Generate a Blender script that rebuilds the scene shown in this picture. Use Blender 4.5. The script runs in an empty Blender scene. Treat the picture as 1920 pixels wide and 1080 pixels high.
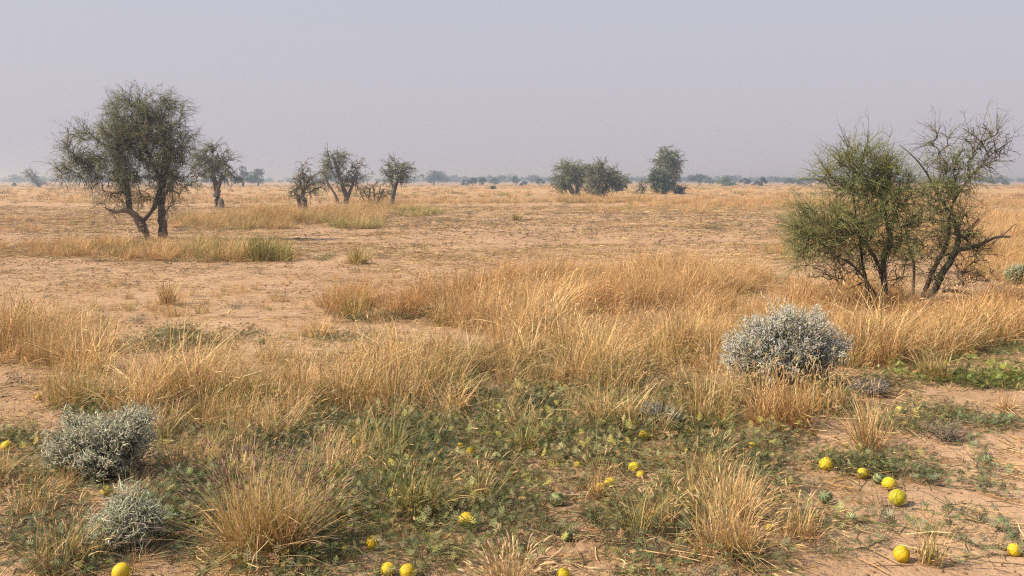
import bpy, math
import numpy as np
from mathutils import Vector

# ------------------------------------------------------------------ camera, sky, sun, exposure
sc = bpy.context.scene
COL = sc.collection
CAM_H = 1.5
F = 1920 * 35.0 / 36.0
HORIZON = 340
PITCH = math.atan((540 - HORIZON) / F)
cam_d = bpy.data.cameras.new('camera')
cam_d.lens = 35.0; cam_d.sensor_width = 36.0
cam_d.clip_start = 0.05; cam_d.clip_end = 20000
cam = bpy.data.objects.new('camera', cam_d)
cam.location = (0, 0, CAM_H)
cam.rotation_euler = (math.pi / 2 - PITCH, 0, 0)
COL.objects.link(cam)
sc.camera = cam

SUN_EL = math.radians(42)
SUN_AZ = math.radians(-103)          # from +Y, clockwise: the sun stands to the left, a little behind the camera
SUN_V = Vector((math.sin(SUN_AZ) * math.cos(SUN_EL), math.cos(SUN_AZ) * math.cos(SUN_EL), math.sin(SUN_EL)))
w = bpy.data.worlds.new('World'); sc.world = w; w.use_nodes = True
nt = w.node_tree; nt.nodes.clear()
sky = nt.nodes.new('ShaderNodeTexSky'); sky.sky_type = 'NISHITA'; sky.sun_disc = False
sky.sun_elevation = SUN_EL; sky.sun_rotation = SUN_AZ; sky.dust_density = 6.0; sky.air_density = 1.5
bg1 = nt.nodes.new('ShaderNodeBackground'); bg1.inputs['Strength'].default_value = 0.10
nt.links.new(sky.outputs[0], bg1.inputs['Color'])
tc = nt.nodes.new('ShaderNodeTexCoord'); sx = nt.nodes.new('ShaderNodeSeparateXYZ')
nt.links.new(tc.outputs['Generated'], sx.inputs[0])
rp = nt.nodes.new('ShaderNodeValToRGB')
rp.color_ramp.elements[0].position = 0.0; rp.color_ramp.elements[0].color = (0.530, 0.494, 0.552, 1)
rp.color_ramp.elements[1].position = 0.6; rp.color_ramp.elements[1].color = (0.430, 0.475, 0.600, 1)
e = rp.color_ramp.elements.new(0.16); e.color = (0.498, 0.494, 0.578, 1)
nt.links.new(sx.outputs['Z'], rp.inputs[0])
bg2 = nt.nodes.new('ShaderNodeBackground'); bg2.inputs['Strength'].default_value = 0.70
nt.links.new(rp.outputs[0], bg2.inputs['Color'])
mx = nt.nodes.new('ShaderNodeMixShader'); mx.inputs[0].default_value = 0.88
nt.links.new(bg1.outputs[0], mx.inputs[1]); nt.links.new(bg2.outputs[0], mx.inputs[2])
wo = nt.nodes.new('ShaderNodeOutputWorld'); nt.links.new(mx.outputs[0], wo.inputs[0])

sun_d = bpy.data.lights.new('sun', 'SUN')
sun_d.energy = 5.0; sun_d.angle = math.radians(1.6); sun_d.color = (1.0, 0.85, 0.66)
sun = bpy.data.objects.new('sun', sun_d)
sun.rotation_euler = (-SUN_V).to_track_quat('-Z', 'Y').to_euler()
COL.objects.link(sun)

vs = sc.view_settings
vs.view_transform = 'Standard'; vs.look = 'None'; vs.exposure = 0.72; vs.gamma = 1.0
vs.use_curve_mapping = False
sc.render.engine = 'CYCLES'
cy = sc.cycles
cy.max_bounces = 4; cy.diffuse_bounces = 2; cy.glossy_bounces = 1; cy.transmission_bounces = 2
cy.volume_bounces = 0; cy.transparent_max_bounces = 4
cy.caustics_reflective = False; cy.caustics_refractive = False
cy.use_denoising = False
cy.filter_width = 1.25
cy.use_adaptive_sampling = True; cy.adaptive_threshold = 0.003

# ------------------------------------------------------------------ helpers
rng = np.random.default_rng(11)
CP, SP = math.cos(PITCH), math.sin(PITCH)


def ray(px, py):
    u = 540 - py; r = px - 960
    return np.array([r, F * CP + u * SP, -F * SP + u * CP])


def gp(px, py):
    """ground point seen at a photograph position"""
    d = ray(px, py); t = CAM_H / -d[2]
    return d[0] * t, d[1] * t


def at(px, py, Y):
    d = ray(px, py); t = Y / d[1]
    return np.array([d[0] * t, Y, CAM_H + d[2] * t])


def proj(x, y, z=0.0):
    vz = z - CAM_H
    d = np.maximum(y * CP - vz * SP, 1e-3)
    return 960 + F * x / d, 540 - F * (y * SP + vz * CP) / d


def vnoise(x, y, seed=0):
    x = np.asarray(x, float); y = np.asarray(y, float)
    xi = np.floor(x).astype(np.int64); yi = np.floor(y).astype(np.int64)
    fx = x - xi; fy = y - yi
    fx = fx * fx * (3 - 2 * fx); fy = fy * fy * (3 - 2 * fy)

    def h(a, b):
        n = (a * 374761393 + b * 668265263 + seed * 974711) & 0x7fffffff
        n = ((n ^ (n >> 13)) * 1274126177) & 0x7fffffff
        n = n ^ (n >> 16)
        return (n & 0xffff) / 65535.0
    a = h(xi, yi); b = h(xi + 1, yi); c = h(xi, yi + 1); d = h(xi + 1, yi + 1)
    return (a * (1 - fx) + b * fx) * (1 - fy) + (c * (1 - fx) + d * fx) * fy


def fbm(x, y, seed=0, o=3):
    s = 0; a = 0.5; t = 0
    for i in range(o):
        s = s + a * vnoise(x * 2 ** i, y * 2 ** i, seed + i * 7); t += a; a *= 0.5
    return s / t


def hgt(x, y):
    """height of the ground"""
    x = np.asarray(x, float); y = np.asarray(y, float)
    d = np.hypot(x, y)
    f1 = np.clip(1.4 - d / 60, 0, 1); f2 = np.clip(1.3 - d / 24, 0, 1); f3 = np.clip(1.4 - d / 11, 0, 1)
    z = (fbm(x / 3.1, y / 3.1, 3, 2) - 0.5) * 0.10 * f1
    z = z + (fbm(x / 0.55, y / 0.55, 9, 2) - 0.5) * 0.030 * f2
    z = z + (fbm(x / 0.12, y / 0.12, 21, 2) - 0.5) * 0.020 * f3
    return z


def H(x, y):
    return float(hgt(np.array([x]), np.array([y]))[0])


def nrm(v):
    return v / np.maximum(np.linalg.norm(v, axis=-1, keepdims=True), 1e-9)


class MB:
    """collects numpy vertices, quads, triangles and colours; builds one mesh"""
    def __init__(s):
        s.v = []; s.q = []; s.t = []; s.c = []; s.n = 0

    def add(s, V, Q=None, T=None, C=None):
        V = np.asarray(V, float).reshape(-1, 3)
        if Q is not None and len(Q): s.q.append(np.asarray(Q).reshape(-1, 4) + s.n)
        if T is not None and len(T): s.t.append(np.asarray(T).reshape(-1, 3) + s.n)
        if C is None: C = np.full((len(V), 3), 0.5)
        C = np.asarray(C, float)
        if C.ndim == 1: C = np.tile(C, (len(V), 1))
        s.v.append(V); s.c.append(C.reshape(-1, 3)); s.n += len(V)

    def mesh(s, name, mat, smooth=False):
        V = np.concatenate(s.v); C = np.concatenate(s.c)
        Q = np.concatenate(s.q) if s.q else np.zeros((0, 4), int)
        T = np.concatenate(s.t) if s.t else np.zeros((0, 3), int)
        me = bpy.data.meshes.new(name)
        me.vertices.add(len(V)); me.vertices.foreach_set('co', V.astype(np.float32).ravel())
        nl = len(Q) * 4 + len(T) * 3
        me.loops.add(nl)
        me.loops.foreach_set('vertex_index', np.concatenate([Q.ravel(), T.ravel()]).astype(np.int32))
        me.polygons.add(len(Q) + len(T))
        ls = np.concatenate([np.arange(len(Q)) * 4, len(Q) * 4 + np.arange(len(T)) * 3]).astype(np.int32)
        me.polygons.foreach_set('loop_start', ls)
        if smooth: me.polygons.foreach_set('use_smooth', np.ones(len(ls), bool))
        me.update(calc_edges=True)
        at_ = me.attributes.new('col', 'FLOAT_COLOR', 'POINT')
        at_.data.foreach_set('color', np.concatenate([C, np.ones((len(C), 1))], 1).astype(np.float32).ravel())
        me.materials.append(mat)
        return me

    def build(s, name, mat, parent=None, smooth=False, loc=None):
        o = bpy.data.objects.new(name, s.mesh(name, mat, smooth))
        COL.objects.link(o)
        if parent is not None: o.parent = parent
        if loc is not None: o.location = loc
        return o


def tag(o, label=None, cat=None, group=None, kind=None):
    if label: o['label'] = label
    if cat: o['category'] = cat
    if group: o['group'] = group
    if kind: o['kind'] = kind
    return o


def empty(name, loc):
    o = bpy.data.objects.new(name, None); o.location = loc; o.empty_display_size = 0.2
    COL.objects.link(o); return o


def tubes(mb, P, R, C, sides=3):
    """P (n,k,3) centre lines, R (n,k) radii, C (n,3) or (n,k,3) colours"""
    n, k, _ = P.shape
    if n == 0: return
    T = nrm(np.gradient(P, axis=1))
    ref = nrm(rng.normal(size=(n, 1, 3)))
    N = nrm(np.cross(T, np.broadcast_to(ref, T.shape))); B = np.cross(T, N)
    a = np.arange(sides) * (math.tau / sides)
    if sides == 2: a = np.array([0, math.pi])
    V = P[:, :, None, :] + R[:, :, None, None] * (np.cos(a)[None, None, :, None] * N[:, :, None, :] + np.sin(a)[None, None, :, None] * B[:, :, None, :])
    idx = np.arange(n * k * sides).reshape(n, k, sides)
    if sides == 2:
        Q = np.stack([idx[:, :-1, 0], idx[:, :-1, 1], idx[:, 1:, 1], idx[:, 1:, 0]], -1)
    else:
        nx = np.roll(idx, -1, axis=2)
        Q = np.stack([idx[:, :-1], nx[:, :-1], nx[:, 1:], idx[:, 1:]], -1)
    C = np.asarray(C, float)
    if C.ndim == 2: C = np.repeat(C[:, None, :], k, 1)
    CC = np.repeat(C[:, :, None, :], sides, 2)
    mb.add(V, Q=Q, C=CC)


ALB = 0.88


def jit(c, n, s=0.15, h=0.06):
    """n colours around c: brightness spread s, hue spread h"""
    c = np.asarray(c, float)
    return ALB * np.clip(c[None] * (1 + rng.normal(0, s, (n, 1))) * (1 + rng.normal(0, h, (n, 3))), 0.005, 0.9)


def pick(cols, wts, n, s=0.15):
    i = rng.choice(len(cols), n, p=np.array(wts) / sum(wts))
    return ALB * np.clip(np.array(cols)[i] * (1 + rng.normal(0, s, (n, 1))) * (1 + rng.normal(0, 0.05, (n, 3))), 0.005, 0.9)


# ------------------------------------------------------------------ materials
def leaf_mat(name, trans=0.3, rough=0.6, spec=0.25, inst=False, mul=(1, 1, 1)):
    m = bpy.data.materials.new(name); m.use_nodes = True
    t = m.node_tree; t.nodes.clear()
    a = t.nodes.new('ShaderNodeAttribute'); a.attribute_name = 'col'
    src = a.outputs['Color']
    if inst:
        b = t.nodes.new('ShaderNodeAttribute'); b.attribute_type = 'INSTANCER'; b.attribute_name = 'tint'
        mm = t.nodes.new('ShaderNodeMix'); mm.data_type = 'RGBA'; mm.blend_type = 'MULTIPLY'; mm.inputs[0].default_value = 1
        t.links.new(src, mm.inputs[6]); t.links.new(b.outputs['Color'], mm.inputs[7]); src = mm.outputs[2]
    p = t.nodes.new('ShaderNodeBsdfPrincipled'); p.inputs['Roughness'].default_value = rough
    p.inputs['Specular IOR Level'].default_value = spec
    t.links.new(src, p.inputs['Base Color'])
    o = t.nodes.new('ShaderNodeOutputMaterial')
    if trans > 0:
        tr = t.nodes.new('ShaderNodeBsdfTranslucent'); t.links.new(src, tr.inputs['Color'])
        ms = t.nodes.new('ShaderNodeMixShader'); ms.inputs[0].default_value = trans
        t.links.new(p.outputs[0], ms.inputs[1]); t.links.new(tr.outputs[0], ms.inputs[2])
        t.links.new(ms.outputs[0], o.inputs[0])
    else:
        t.links.new(p.outputs[0], o.inputs[0])
    return m


M_GRASS = leaf_mat('grass_blade', 0.22, 0.55, 0.3)
M_GRASS_I = leaf_mat('grass_blade_scattered', 0.22, 0.55, 0.3, True)
M_LEAF = leaf_mat('vine_leaf', 0.25, 0.6, 0.25)
M_LEAF_I = leaf_mat('vine_leaf_scattered', 0.25, 0.6, 0.25, True)
M_TWIG = leaf_mat('green_twig', 0.12, 0.7, 0.2)
M_FAR = leaf_mat('far_foliage', 0.15, 0.8, 0.1)
M_WOOL = leaf_mat('woolly_spike', 0.32, 0.9, 0.05)


def bark_mat():
    m = bpy.data.materials.new('bark'); m.use_nodes = True
    t = m.node_tree; p = t.nodes['Principled BSDF']
    a = t.nodes.new('ShaderNodeAttribute'); a.attribute_name = 'col'
    g = t.nodes.new('ShaderNodeTexCoord')
    mp = t.nodes.new('ShaderNodeMapping'); mp.inputs['Scale'].default_value = (1, 1, 0.25)
    n = t.nodes.new('ShaderNodeTexNoise'); n.inputs['Scale'].default_value = 40; n.inputs['Detail'].default_value = 6
    t.links.new(g.outputs['Object'], mp.inputs[0]); t.links.new(mp.outputs[0], n.inputs['Vector'])
    r = t.nodes.new('ShaderNodeMapRange'); r.inputs['To Min'].default_value = 0.5; r.inputs['To Max'].default_value = 1.5
    t.links.new(n.outputs['Fac'], r.inputs[0])
    vm = t.nodes.new('ShaderNodeVectorMath'); vm.operation = 'SCALE'
    t.links.new(a.outputs['Color'], vm.inputs[0]); t.links.new(r.outputs[0], vm.inputs['Scale'])
    t.links.new(vm.outputs[0], p.inputs['Base Color'])
    p.inputs['Roughness'].default_value = 0.9; p.inputs['Specular IOR Level'].default_value = 0.1
    b = t.nodes.new('ShaderNodeBump'); b.inputs['Strength'].default_value = 0.8; b.inputs['Distance'].default_value = 0.02
    t.links.new(n.outputs['Fac'], b.inputs['Height']); t.links.new(b.outputs[0], p.inputs['Normal'])
    return m


M_BARK = bark_mat()


def ground_mat():
    m = bpy.data.materials.new('sand'); m.use_nodes = True
    t = m.node_tree; L = t.links; p = t.nodes['Principled BSDF']
    geo = t.nodes.new('ShaderNodeNewGeometry')

    def noise(sc_, det=4, rough=0.55, stretch=None):
        n = t.nodes.new('ShaderNodeTexNoise'); n.inputs['Scale'].default_value = sc_
        n.inputs['Detail'].default_value = det; n.inputs['Roughness'].default_value = rough
        if stretch:
            mp = t.nodes.new('ShaderNodeMapping'); mp.inputs['Scale'].default_value = stretch
            L.new(geo.outputs['Position'], mp.inputs[0]); L.new(mp.outputs[0], n.inputs['Vector'])
        else:
            L.new(geo.outputs['Position'], n.inputs['Vector'])
        return n.outputs['Fac']

    def ramp(src, a, b):
        r = t.nodes.new('ShaderNodeMapRange'); r.interpolation_type = 'SMOOTHSTEP'
        r.inputs['From Min'].default_value = a; r.inputs['From Max'].default_value = b
        L.new(src, r.inputs[0]); return r.outputs[0]

    def mix(f, a, b, blend='MIX'):
        x = t.nodes.new('ShaderNodeMix'); x.data_type = 'RGBA'; x.blend_type = blend
        if isinstance(f, float): x.inputs[0].default_value = f
        else: L.new(f, x.inputs[0])
        for s_, i in ((a, 6), (b, 7)):
            if isinstance(s_, tuple): x.inputs[i].default_value = s_ + (1,)
            else: L.new(s_, x.inputs[i])
        return x.outputs[2]

    def math_(op, a, b):
        x = t.nodes.new('ShaderNodeMath'); x.operation = op
        for i, s_ in enumerate((a, b)):
            if isinstance(s_, float): x.inputs[i].default_value = s_
            else: L.new(s_, x.inputs[i])
        return x.outputs[0]
    big = noise(0.35, 3)
    c = mix(ramp(big, 0.35, 0.7), (0.418, 0.282, 0.178), (0.362, 0.240, 0.150))
    c = mix(ramp(noise(5.0, 4), 0.45, 0.75), c, (0.300, 0.194, 0.118))
    c = mix(math_('MULTIPLY', ramp(noise(60.0, 3), 0.55, 0.8), 0.5), c, (0.18, 0.108, 0.063))
    # trodden, crusted earth of the plain: dark crumbs and scuffs
    at1 = t.nodes.new('ShaderNodeAttribute'); at1.attribute_name = 'col'
    sp = t.nodes.new('ShaderNodeSeparateColor'); L.new(at1.outputs['Color'], sp.inputs[0])
    scuff = math_('MULTIPLY', ramp(noise(7.0, 6, 0.75), 0.50, 0.60), ramp(noise(0.55, 4), 0.36, 0.56))
    c = mix(math_('MULTIPLY', math_('MULTIPLY', scuff, sp.outputs[0]), 0.9), c, (0.165, 0.092, 0.055))
    # dead straw and leaf litter among the plants
    lit = mix(ramp(noise(45.0, 4), 0.4, 0.65), (0.155, 0.090, 0.048), (0.36, 0.235, 0.11))
    c = mix(math_('MULTIPLY', sp.outputs[1], ramp(noise(7.0, 4), 0.28, 0.62)), c, lit)
    # straw stubble that closes over the distant plain
    st = mix(ramp(noise(0.22, 5, 0.65), 0.38, 0.66), (0.44, 0.275, 0.115), (0.33, 0.225, 0.10))
    c = mix(sp.outputs[2], c, st)
    L.new(c, p.inputs['Base Color'])
    p.inputs['Roughness'].default_value = 0.95; p.inputs['Specular IOR Level'].default_value = 0.1
    bm = t.nodes.new('ShaderNodeBump'); bm.inputs['Strength'].default_value = 0.7; bm.inputs['Distance'].default_value = 0.02
    hh = math_('ADD', math_('ADD', noise(28.0, 5, 0.65), math_('MULTIPLY', noise(120.0, 3), 0.35)), math_('MULTIPLY', noise(5.0, 5, 0.7), 3.0))
    L.new(hh, bm.inputs['Height']); L.new(bm.outputs[0], p.inputs['Normal'])
    return m


# ------------------------------------------------------------------ where what grows (soft ellipses on the ground, given where the photograph shows their feet)
# cx, cy, rx, ry, weight, plant height, colour mix (0 straw .. 1 russet), green share
DRY = [
    (1240, 545, 300, 44, 1.0, 0.32, 0.25, 0.02), (1120, 600, 330, 50, 1.0, 0.31, 0.18, 0.08), (980, 545, 120, 30, 0.9, 0.34, 0.3, 0.03),
    (890, 572, 75, 26, 1.0, 0.40, 0.9, 0.02), (1420, 585, 140, 50, 1.0, 0.31, 0.25, 0.03),
    (1330, 650, 170, 40, 0.85, 0.26, 0.15, 0.2), (1130, 690, 240, 60, 0.7, 0.27, 0.15, 0.35),
    (1700, 612, 260, 34, 1.0, 0.25, 0.9, 0.08), (1890, 600, 120, 46, 0.9, 0.28, 0.9, 0.05), (1590, 570, 90, 30, 0.9, 0.28, 0.5, 0.05),
    (1660, 655, 110, 40, 0.9, 0.34, 0.05, 0.2), (1760, 660, 60, 25, 0.7, 0.30, 0.1, 0.2),
    (715, 580, 110, 30, 0.9, 0.30, 0.5, 0.10), (560, 620, 120, 26, 0.4, 0.22, 0.3, 0.15), (770, 640, 130, 22, 0.3, 0.22, 0.1, 0.3),
    (80, 665, 150, 40, 1.0, 0.30, 0.25, 0.1), (230, 660, 60, 24, 0.6, 0.22, 0.3, 0.15), (330, 575, 50, 12, 0.5, 0.25, 0.2, 0.05),
    (200, 735, 200, 40, 0.85, 0.25, 0.1, 0.2), (430, 735, 200, 50, 0.9, 0.28, 0.08, 0.2), (700, 735, 200, 46, 0.9, 0.30, 0.05, 0.2),
    (600, 680, 200, 24, 0.55, 0.25, 0.15, 0.2), (900, 690, 120, 40, 0.85, 0.28, 0.1, 0.3), (900, 750, 120, 40, 0.6, 0.26, 0.1, 0.45),
    (650, 785, 350, 36, 0.6, 0.24, 0.08, 0.35), (1000, 785, 200, 44, 0.65, 0.24, 0.1, 0.5), (330, 785, 230, 34, 0.6, 0.24, 0.1, 0.25), (120, 760, 130, 30, 0.5, 0.22, 0.15, 0.15), (1200, 690, 150, 60, 0.8, 0.28, 0.1, 0.3), (1560, 690, 100, 40, 0.8, 0.28, 0.1, 0.3), (1300, 800, 150, 34, 0.6, 0.26, 0.3, 0.35),
    (1100, 770, 180, 40, 0.55, 0.22, 0.2, 0.5), (1270, 745, 120, 50, 0.75, 0.25, 0.15, 0.35), (1370, 770, 130, 40, 0.85, 0.26, 0.4, 0.2),
    (1270, 850, 140, 50, 0.45, 0.24, 0.2, 0.4), (50, 960, 170, 80, 0.75, 0.13, 0.45, 0.3), (90, 1050, 190, 70, 0.9, 0.16, 0.3, 0.3),
    (930, 1070, 190, 44, 0.65, 0.18, 0.05, 0.15), (1330, 1000, 210, 85, 0.85, 0.15, 0.1, 0.3), (1150, 1050, 190, 50, 0.85, 0.17, 0.1, 0.3), (1440, 1050, 130, 50, 0.85, 0.19, 0.15, 0.3), (1180, 930, 120, 60, 0.4, 0.18, 0.2, 0.4), (750, 1060, 150, 40, 0.5, 0.16, 0.1, 0.4),
    (1080, 850, 230, 80, 0.8, 0.22, 0.12, 0.6), (650, 900, 270, 100, 0.8, 0.20, 0.12, 0.6), (850, 960, 260, 90, 0.75, 0.18, 0.12, 0.6), (850, 820, 260, 50, 0.6, 0.18, 0.1, 0.5),
    (1000, 1010, 250, 60, 0.5, 0.15, 0.15, 0.45), (450, 850, 220, 70, 0.75, 0.20, 0.15, 0.45), (380, 990, 220, 90, 0.55, 0.17, 0.2, 0.4), (600, 1040, 180, 50, 0.45, 0.16, 0.2, 0.45),
    (1760, 745, 150, 14, 0.4, 0.18, 0.1, 0.5), (1550, 1060, 70, 40, 0.35, 0.16, 0.1, 0.4), (20, 770, 60, 20, 0.5, 0.22, 0.4, 0.1), (1860, 615, 90, 30, 0.8, 0.30, 0.2, 0.25),
    # about the trees of the plain
    (120, 472, 160, 14, 0.9, 0.28, 0.4, 0.1), (300, 474, 220, 17, 1.0, 0.30, 0.15, 0.5), (290, 455, 90, 6, 0.9, 0.16, 0.2, 0.4), (450, 482, 110, 14, 1.0, 0.40, 0.0, 1.0),
    (450, 420, 140, 14, 0.9, 0.44, 0.25, 0.35), (600, 415, 130, 14, 0.9, 0.42, 0.35, 0.4), (660, 423, 60, 8, 1.0, 0.38, 0.1, 0.9),
    (560, 400, 160, 10, 0.6, 0.42, 0.3, 0.25), (770, 400, 66, 6, 1.0, 0.40, 0.0, 1.0), (700, 392, 100, 6, 0.8, 0.42, 0.4, 0.25),
    (1120, 376, 130, 6, 0.9, 0.5, 0.3, 0.4), (1280, 372, 120, 6, 0.7, 0.45, 0.3, 0.2), (1250, 392, 200, 8, 0.35, 0.35, 0.1, 0.3),
    (1780, 440, 330, 50, 0.95, 0.32, 0.25, 0.05), (1900, 490, 120, 40, 0.9, 0.32, 0.2, 0.05), (1500, 480, 100, 16, 0.4, 0.26, 0.2, 0.25),
    (1600, 375, 500, 20, 0.7, 0.32, 0.3, 0.08), (860, 372, 330, 12, 0.6, 0.32, 0.3, 0.2), (300, 372, 400, 12, 0.5, 0.32, 0.2, 0.2),
    (80, 420, 200, 20, 0.25, 0.26, 0.2, 0.2), (700, 440, 700, 60, 0.12, 0.16, 0.2, 0.35), (300, 560, 420, 44, 0.22, 0.15, 0.2, 0.25), (150, 600, 280, 36, 0.35, 0.18, 0.2, 0.2), (700, 540, 250, 40, 0.12, 0.15, 0.3, 0.2), (1250, 440, 300, 20, 0.12, 0.18, 0.2, 0.4), (450, 640, 200, 16, 0.35, 0.18, 0.2, 0.25),
]
VINE = [
    (650, 770, 340, 44, 0.7), (1000, 725, 180, 50, 0.7), (1250, 760, 140, 50, 0.55), (350, 765, 220, 36, 0.6), (1500, 760, 120, 30, 0.5), (840, 655, 120, 20, 0.5),
    (560, 830, 300, 50, 0.9), (820, 860, 260, 80, 1.0), (1000, 830, 200, 50, 0.9), (800, 930, 250, 70, 0.85), (420, 800, 200, 46, 0.8),
    (620, 1020, 200, 60, 0.8), (990, 960, 120, 50, 0.7), (1250, 870, 180, 60, 0.95), (1430, 860, 110, 50, 1.0), (1500, 905, 100, 38, 1.0),
    (1600, 920, 90, 34, 1.0), (1700, 895, 80, 22, 0.8), (1560, 885, 80, 24, 0.9), (330, 648, 90, 24, 1.0), (1030, 690, 85, 26, 1.0), (740, 602, 90, 10, 0.8), (560, 640, 150, 10, 0.35),
    (20, 840, 70, 40, 0.9), (340, 930, 150, 60, 0.8), (1740, 790, 110, 14, 0.7), (1880, 806, 60, 14, 0.6), (1100, 1010, 130, 50, 0.35),
    (1330, 425, 70, 5, 1.0), (606, 486, 26, 6, 1.0), (960, 760, 240, 36, 0.65), (1180, 790, 160, 40, 0.7), (1480, 720, 130, 30, 0.6),
    (900, 1040, 160, 40, 0.5), (1650, 735, 90, 34, 0.8), (420, 1060, 160, 40, 0.4), (1380, 1070, 160, 24, 0.35), (1560, 935, 60, 30, 0.6),
    (200, 1040, 180, 70, 0.5), (420, 960, 200, 90, 0.8), (600, 930, 220, 90, 0.85), (1000, 1040, 220, 60, 0.6), (1180, 960, 150, 60, 0.7), (80, 900, 120, 70, 0.6), (1350, 960, 150, 60, 0.55), (120, 1040, 160, 70, 0.45), (60, 470, 40, 4, 0.6), (1740, 1070, 120, 20, 0.2), (1590, 985, 60, 20, 0.15),
]
LUSH = [(1800, 700, 160, 26, 1.4), (1880, 720, 80, 20, 1.4), (1700, 745, 70, 22, 0.6), (1890, 660, 70, 14, 0.5), (1830, 655, 60, 12, 0.5)]
BARE = [(1800, 850, 135, 36, 1.0), (1790, 1000, 170, 56, 0.9), (1850, 766, 100, 12, 0.8), (600, 655, 120, 10, 0.7), (760, 628, 80, 10, 0.8), (1090, 930, 60, 12, 0.6), (30, 740, 80, 14, 0.7)]


def zone(Z, px, py, k=2.2):
    out = np.zeros(px.shape)
    for z in Z:
        e = 1 - ((px - z[0]) / z[2]) ** 2 - ((py - z[1]) / z[3]) ** 2
        out = np.maximum(out, np.clip(e * k, 0, 1) * z[4])
    return out


def zone_attr(Z, px, py, cols, k=2.2):
    """weighted attributes of overlapping zones"""
    W = np.zeros(px.shape); A = [np.zeros(px.shape) for _ in cols]
    for z in Z:
        e = 1 - ((px - z[0]) / z[2]) ** 2 - ((py - z[1]) / z[3]) ** 2
        q = np.clip(e * k, 0, 1) * z[4] + 1e-6 * np.exp(np.clip(e, -20, 0))
        W += q
        for i, c in enumerate(cols): A[i] += q * z[c]
    return [a / np.maximum(W, 1e-12) for a in A]


# ------------------------------------------------------------------ where the melons lie: (photo x, y, width, rind, label)
MEL = [
    (668, 826, 20, 'y', 'small yellow melon on the brown patch above the green tussock'),
    (883, 849, 20, 'y', 'yellow melon in the vines left of centre, lower of a touching pair'),
    (864, 835, 14, 'y', 'half hidden yellow melon just above the lower one of its pair'),
    (874, 982, 33, 'y', 'large plain yellow melon behind a foxtail head in the foreground'),
    (700, 1028, 30, 'o', 'yellow melon sunk in leaves at the foot of the purplish tussock'),
    (728, 1072, 28, 'y', 'yellow melon cut by the bottom edge, left of a touching pair'),
    (764, 1078, 32, 'o', 'golden melon cut by the bottom edge, right of a touching pair'),
    (228, 1073, 38, 'y', 'yellow melon at the bottom edge below the wispy grey shrub'),
    (202, 925, 22, 'y', 'yellow melon under the grey green woolly shrub'),
    (213, 984, 16, 'y', 'small yellow melon showing through the wispy grey shrub'),
    (14, 833, 26, 'y', 'yellow melon at the left edge beside the grey green woolly shrub'),
    (72, 742, 12, 'y', 'small yellow melon in dry grass above the left shrub'),
    (1208, 813, 22, 'y', 'yellow melon below the small tangled grey shrub'),
    (1189, 881, 25, 's', 'striped green and yellow melon behind a small orange one'),
    (1201, 893, 17, 'y', 'small golden melon leaning on the striped green and yellow one'),
    (1125, 922, 22, 'y', 'yellow melon behind thin brown stalks, left of a touching pair'),
    (1144, 914, 22, 's', 'yellow melon with dark stripe, right of the pair behind brown stalks'),
    (1046, 876, 9, 'y', 'tiny yellow melon in the vines, left of two tiny ones near centre'),
    (1083, 877, 14, 'y', 'small yellow melon under leaves, right of two tiny ones near centre'),
    (995, 843, 12, 'y', 'small yellow melon under the sparse green tussock at centre'),
    (1084, 786, 9, 'y', 'tiny yellow melon in the green grass above centre vines'),
    (1411, 831, 16, 'y', 'half hidden yellow melon in front of the tall brown gold tussock'),
    (1558, 837, 14, 'p', 'pale yellow melon under the sweeping straw tussock'),
    (1549, 872, 27, 's', 'lumpy yellow melon at the left end of the melon row by the sand'),
    (1617, 888, 23, 'y', 'orange yellow melon, second from the left in the melon row by the sand'),
    (1667, 907, 27, 's', 'green rayed yellow melon just behind the largest mottled one'),
    (1682, 933, 35, 'm', 'large round green mottled melon at the edge of the sand'),
    (1690, 1042, 34, 'o', 'ribbed golden melon lying on the sand at lower right'),
    (1901, 1034, 28, 's', 'yellow green melon at the right edge among trailing leaves'),
    (1443, 991, 16, 'y', 'yellow melon inside the straw foxtail tussock'),
    (1272, 1021, 13, 'y', 'small yellow melon at the left foot of the straw foxtail tussock'),
    (1057, 1080, 28, 'y', 'yellow melon cut by the bottom edge right of the foxtail tussock'),
    (1686, 770, 17, 'p', 'dull pale melon in leaves right of the large silver shrub'),
    (1889, 504, 9, 'y', 'distant yellow melon beside the low grey shrub at the right edge'),
    (1842, 507, 7, 'y', 'distant yellow melon under the open thorn tree'),
    (584, 634, 9, 'y', 'yellow melon on the sandy gap left of centre'),
    (521, 648, 7, 'o', 'tiny orange melon on the sandy gap beside a dark green one'),
    (1044, 943, 30, 'g', 'dark green striped melon left of the brown stalks'),
    (1063, 1016, 22, 'g', 'small dark green melon shaded by leaves near the bottom edge'),
    (1853, 859, 18, 'g', 'small dark green striped melon alone on the sand at right'),
    (1548, 932, 27, 'g', 'dark green melon sunk in leaves left of the mottled one'),
    (1647, 897, 22, 'g', 'dark green striped melon behind the green rayed one'),
    (491, 644, 15, 'g', 'dark green melon on the sandy gap at left'),
    (1893, 783, 15, 'g', 'dark green melon in creeping leaves under the short pale tussock'),
]


def melon_spot(px, py, dpx):
    yy = gp(px, py + dpx * 0.42)[1]
    rad = dpx * 0.5 * (yy * CP + CAM_H * SP) / F * 0.94
    return (px - 960) * (yy * CP + CAM_H * SP) / F, yy, rad


MSPOT = np.array([melon_spot(*m[:3]) for m in MEL])


def clear_of(x, y, front, side, keep_seed=5):
    """False for plants that would cover a melon"""
    ok = np.ones(len(x), bool); r_ = np.random.default_rng(keep_seed).random(len(x))
    for mx_, my_, mr in MSPOT:
        ok &= ~((np.abs(x - mx_) < mr * 0.9 + side) & (y > my_ - front - mr) & (y < my_ + mr * 0.9) & (r_ < 0.94))
    return ok


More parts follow.
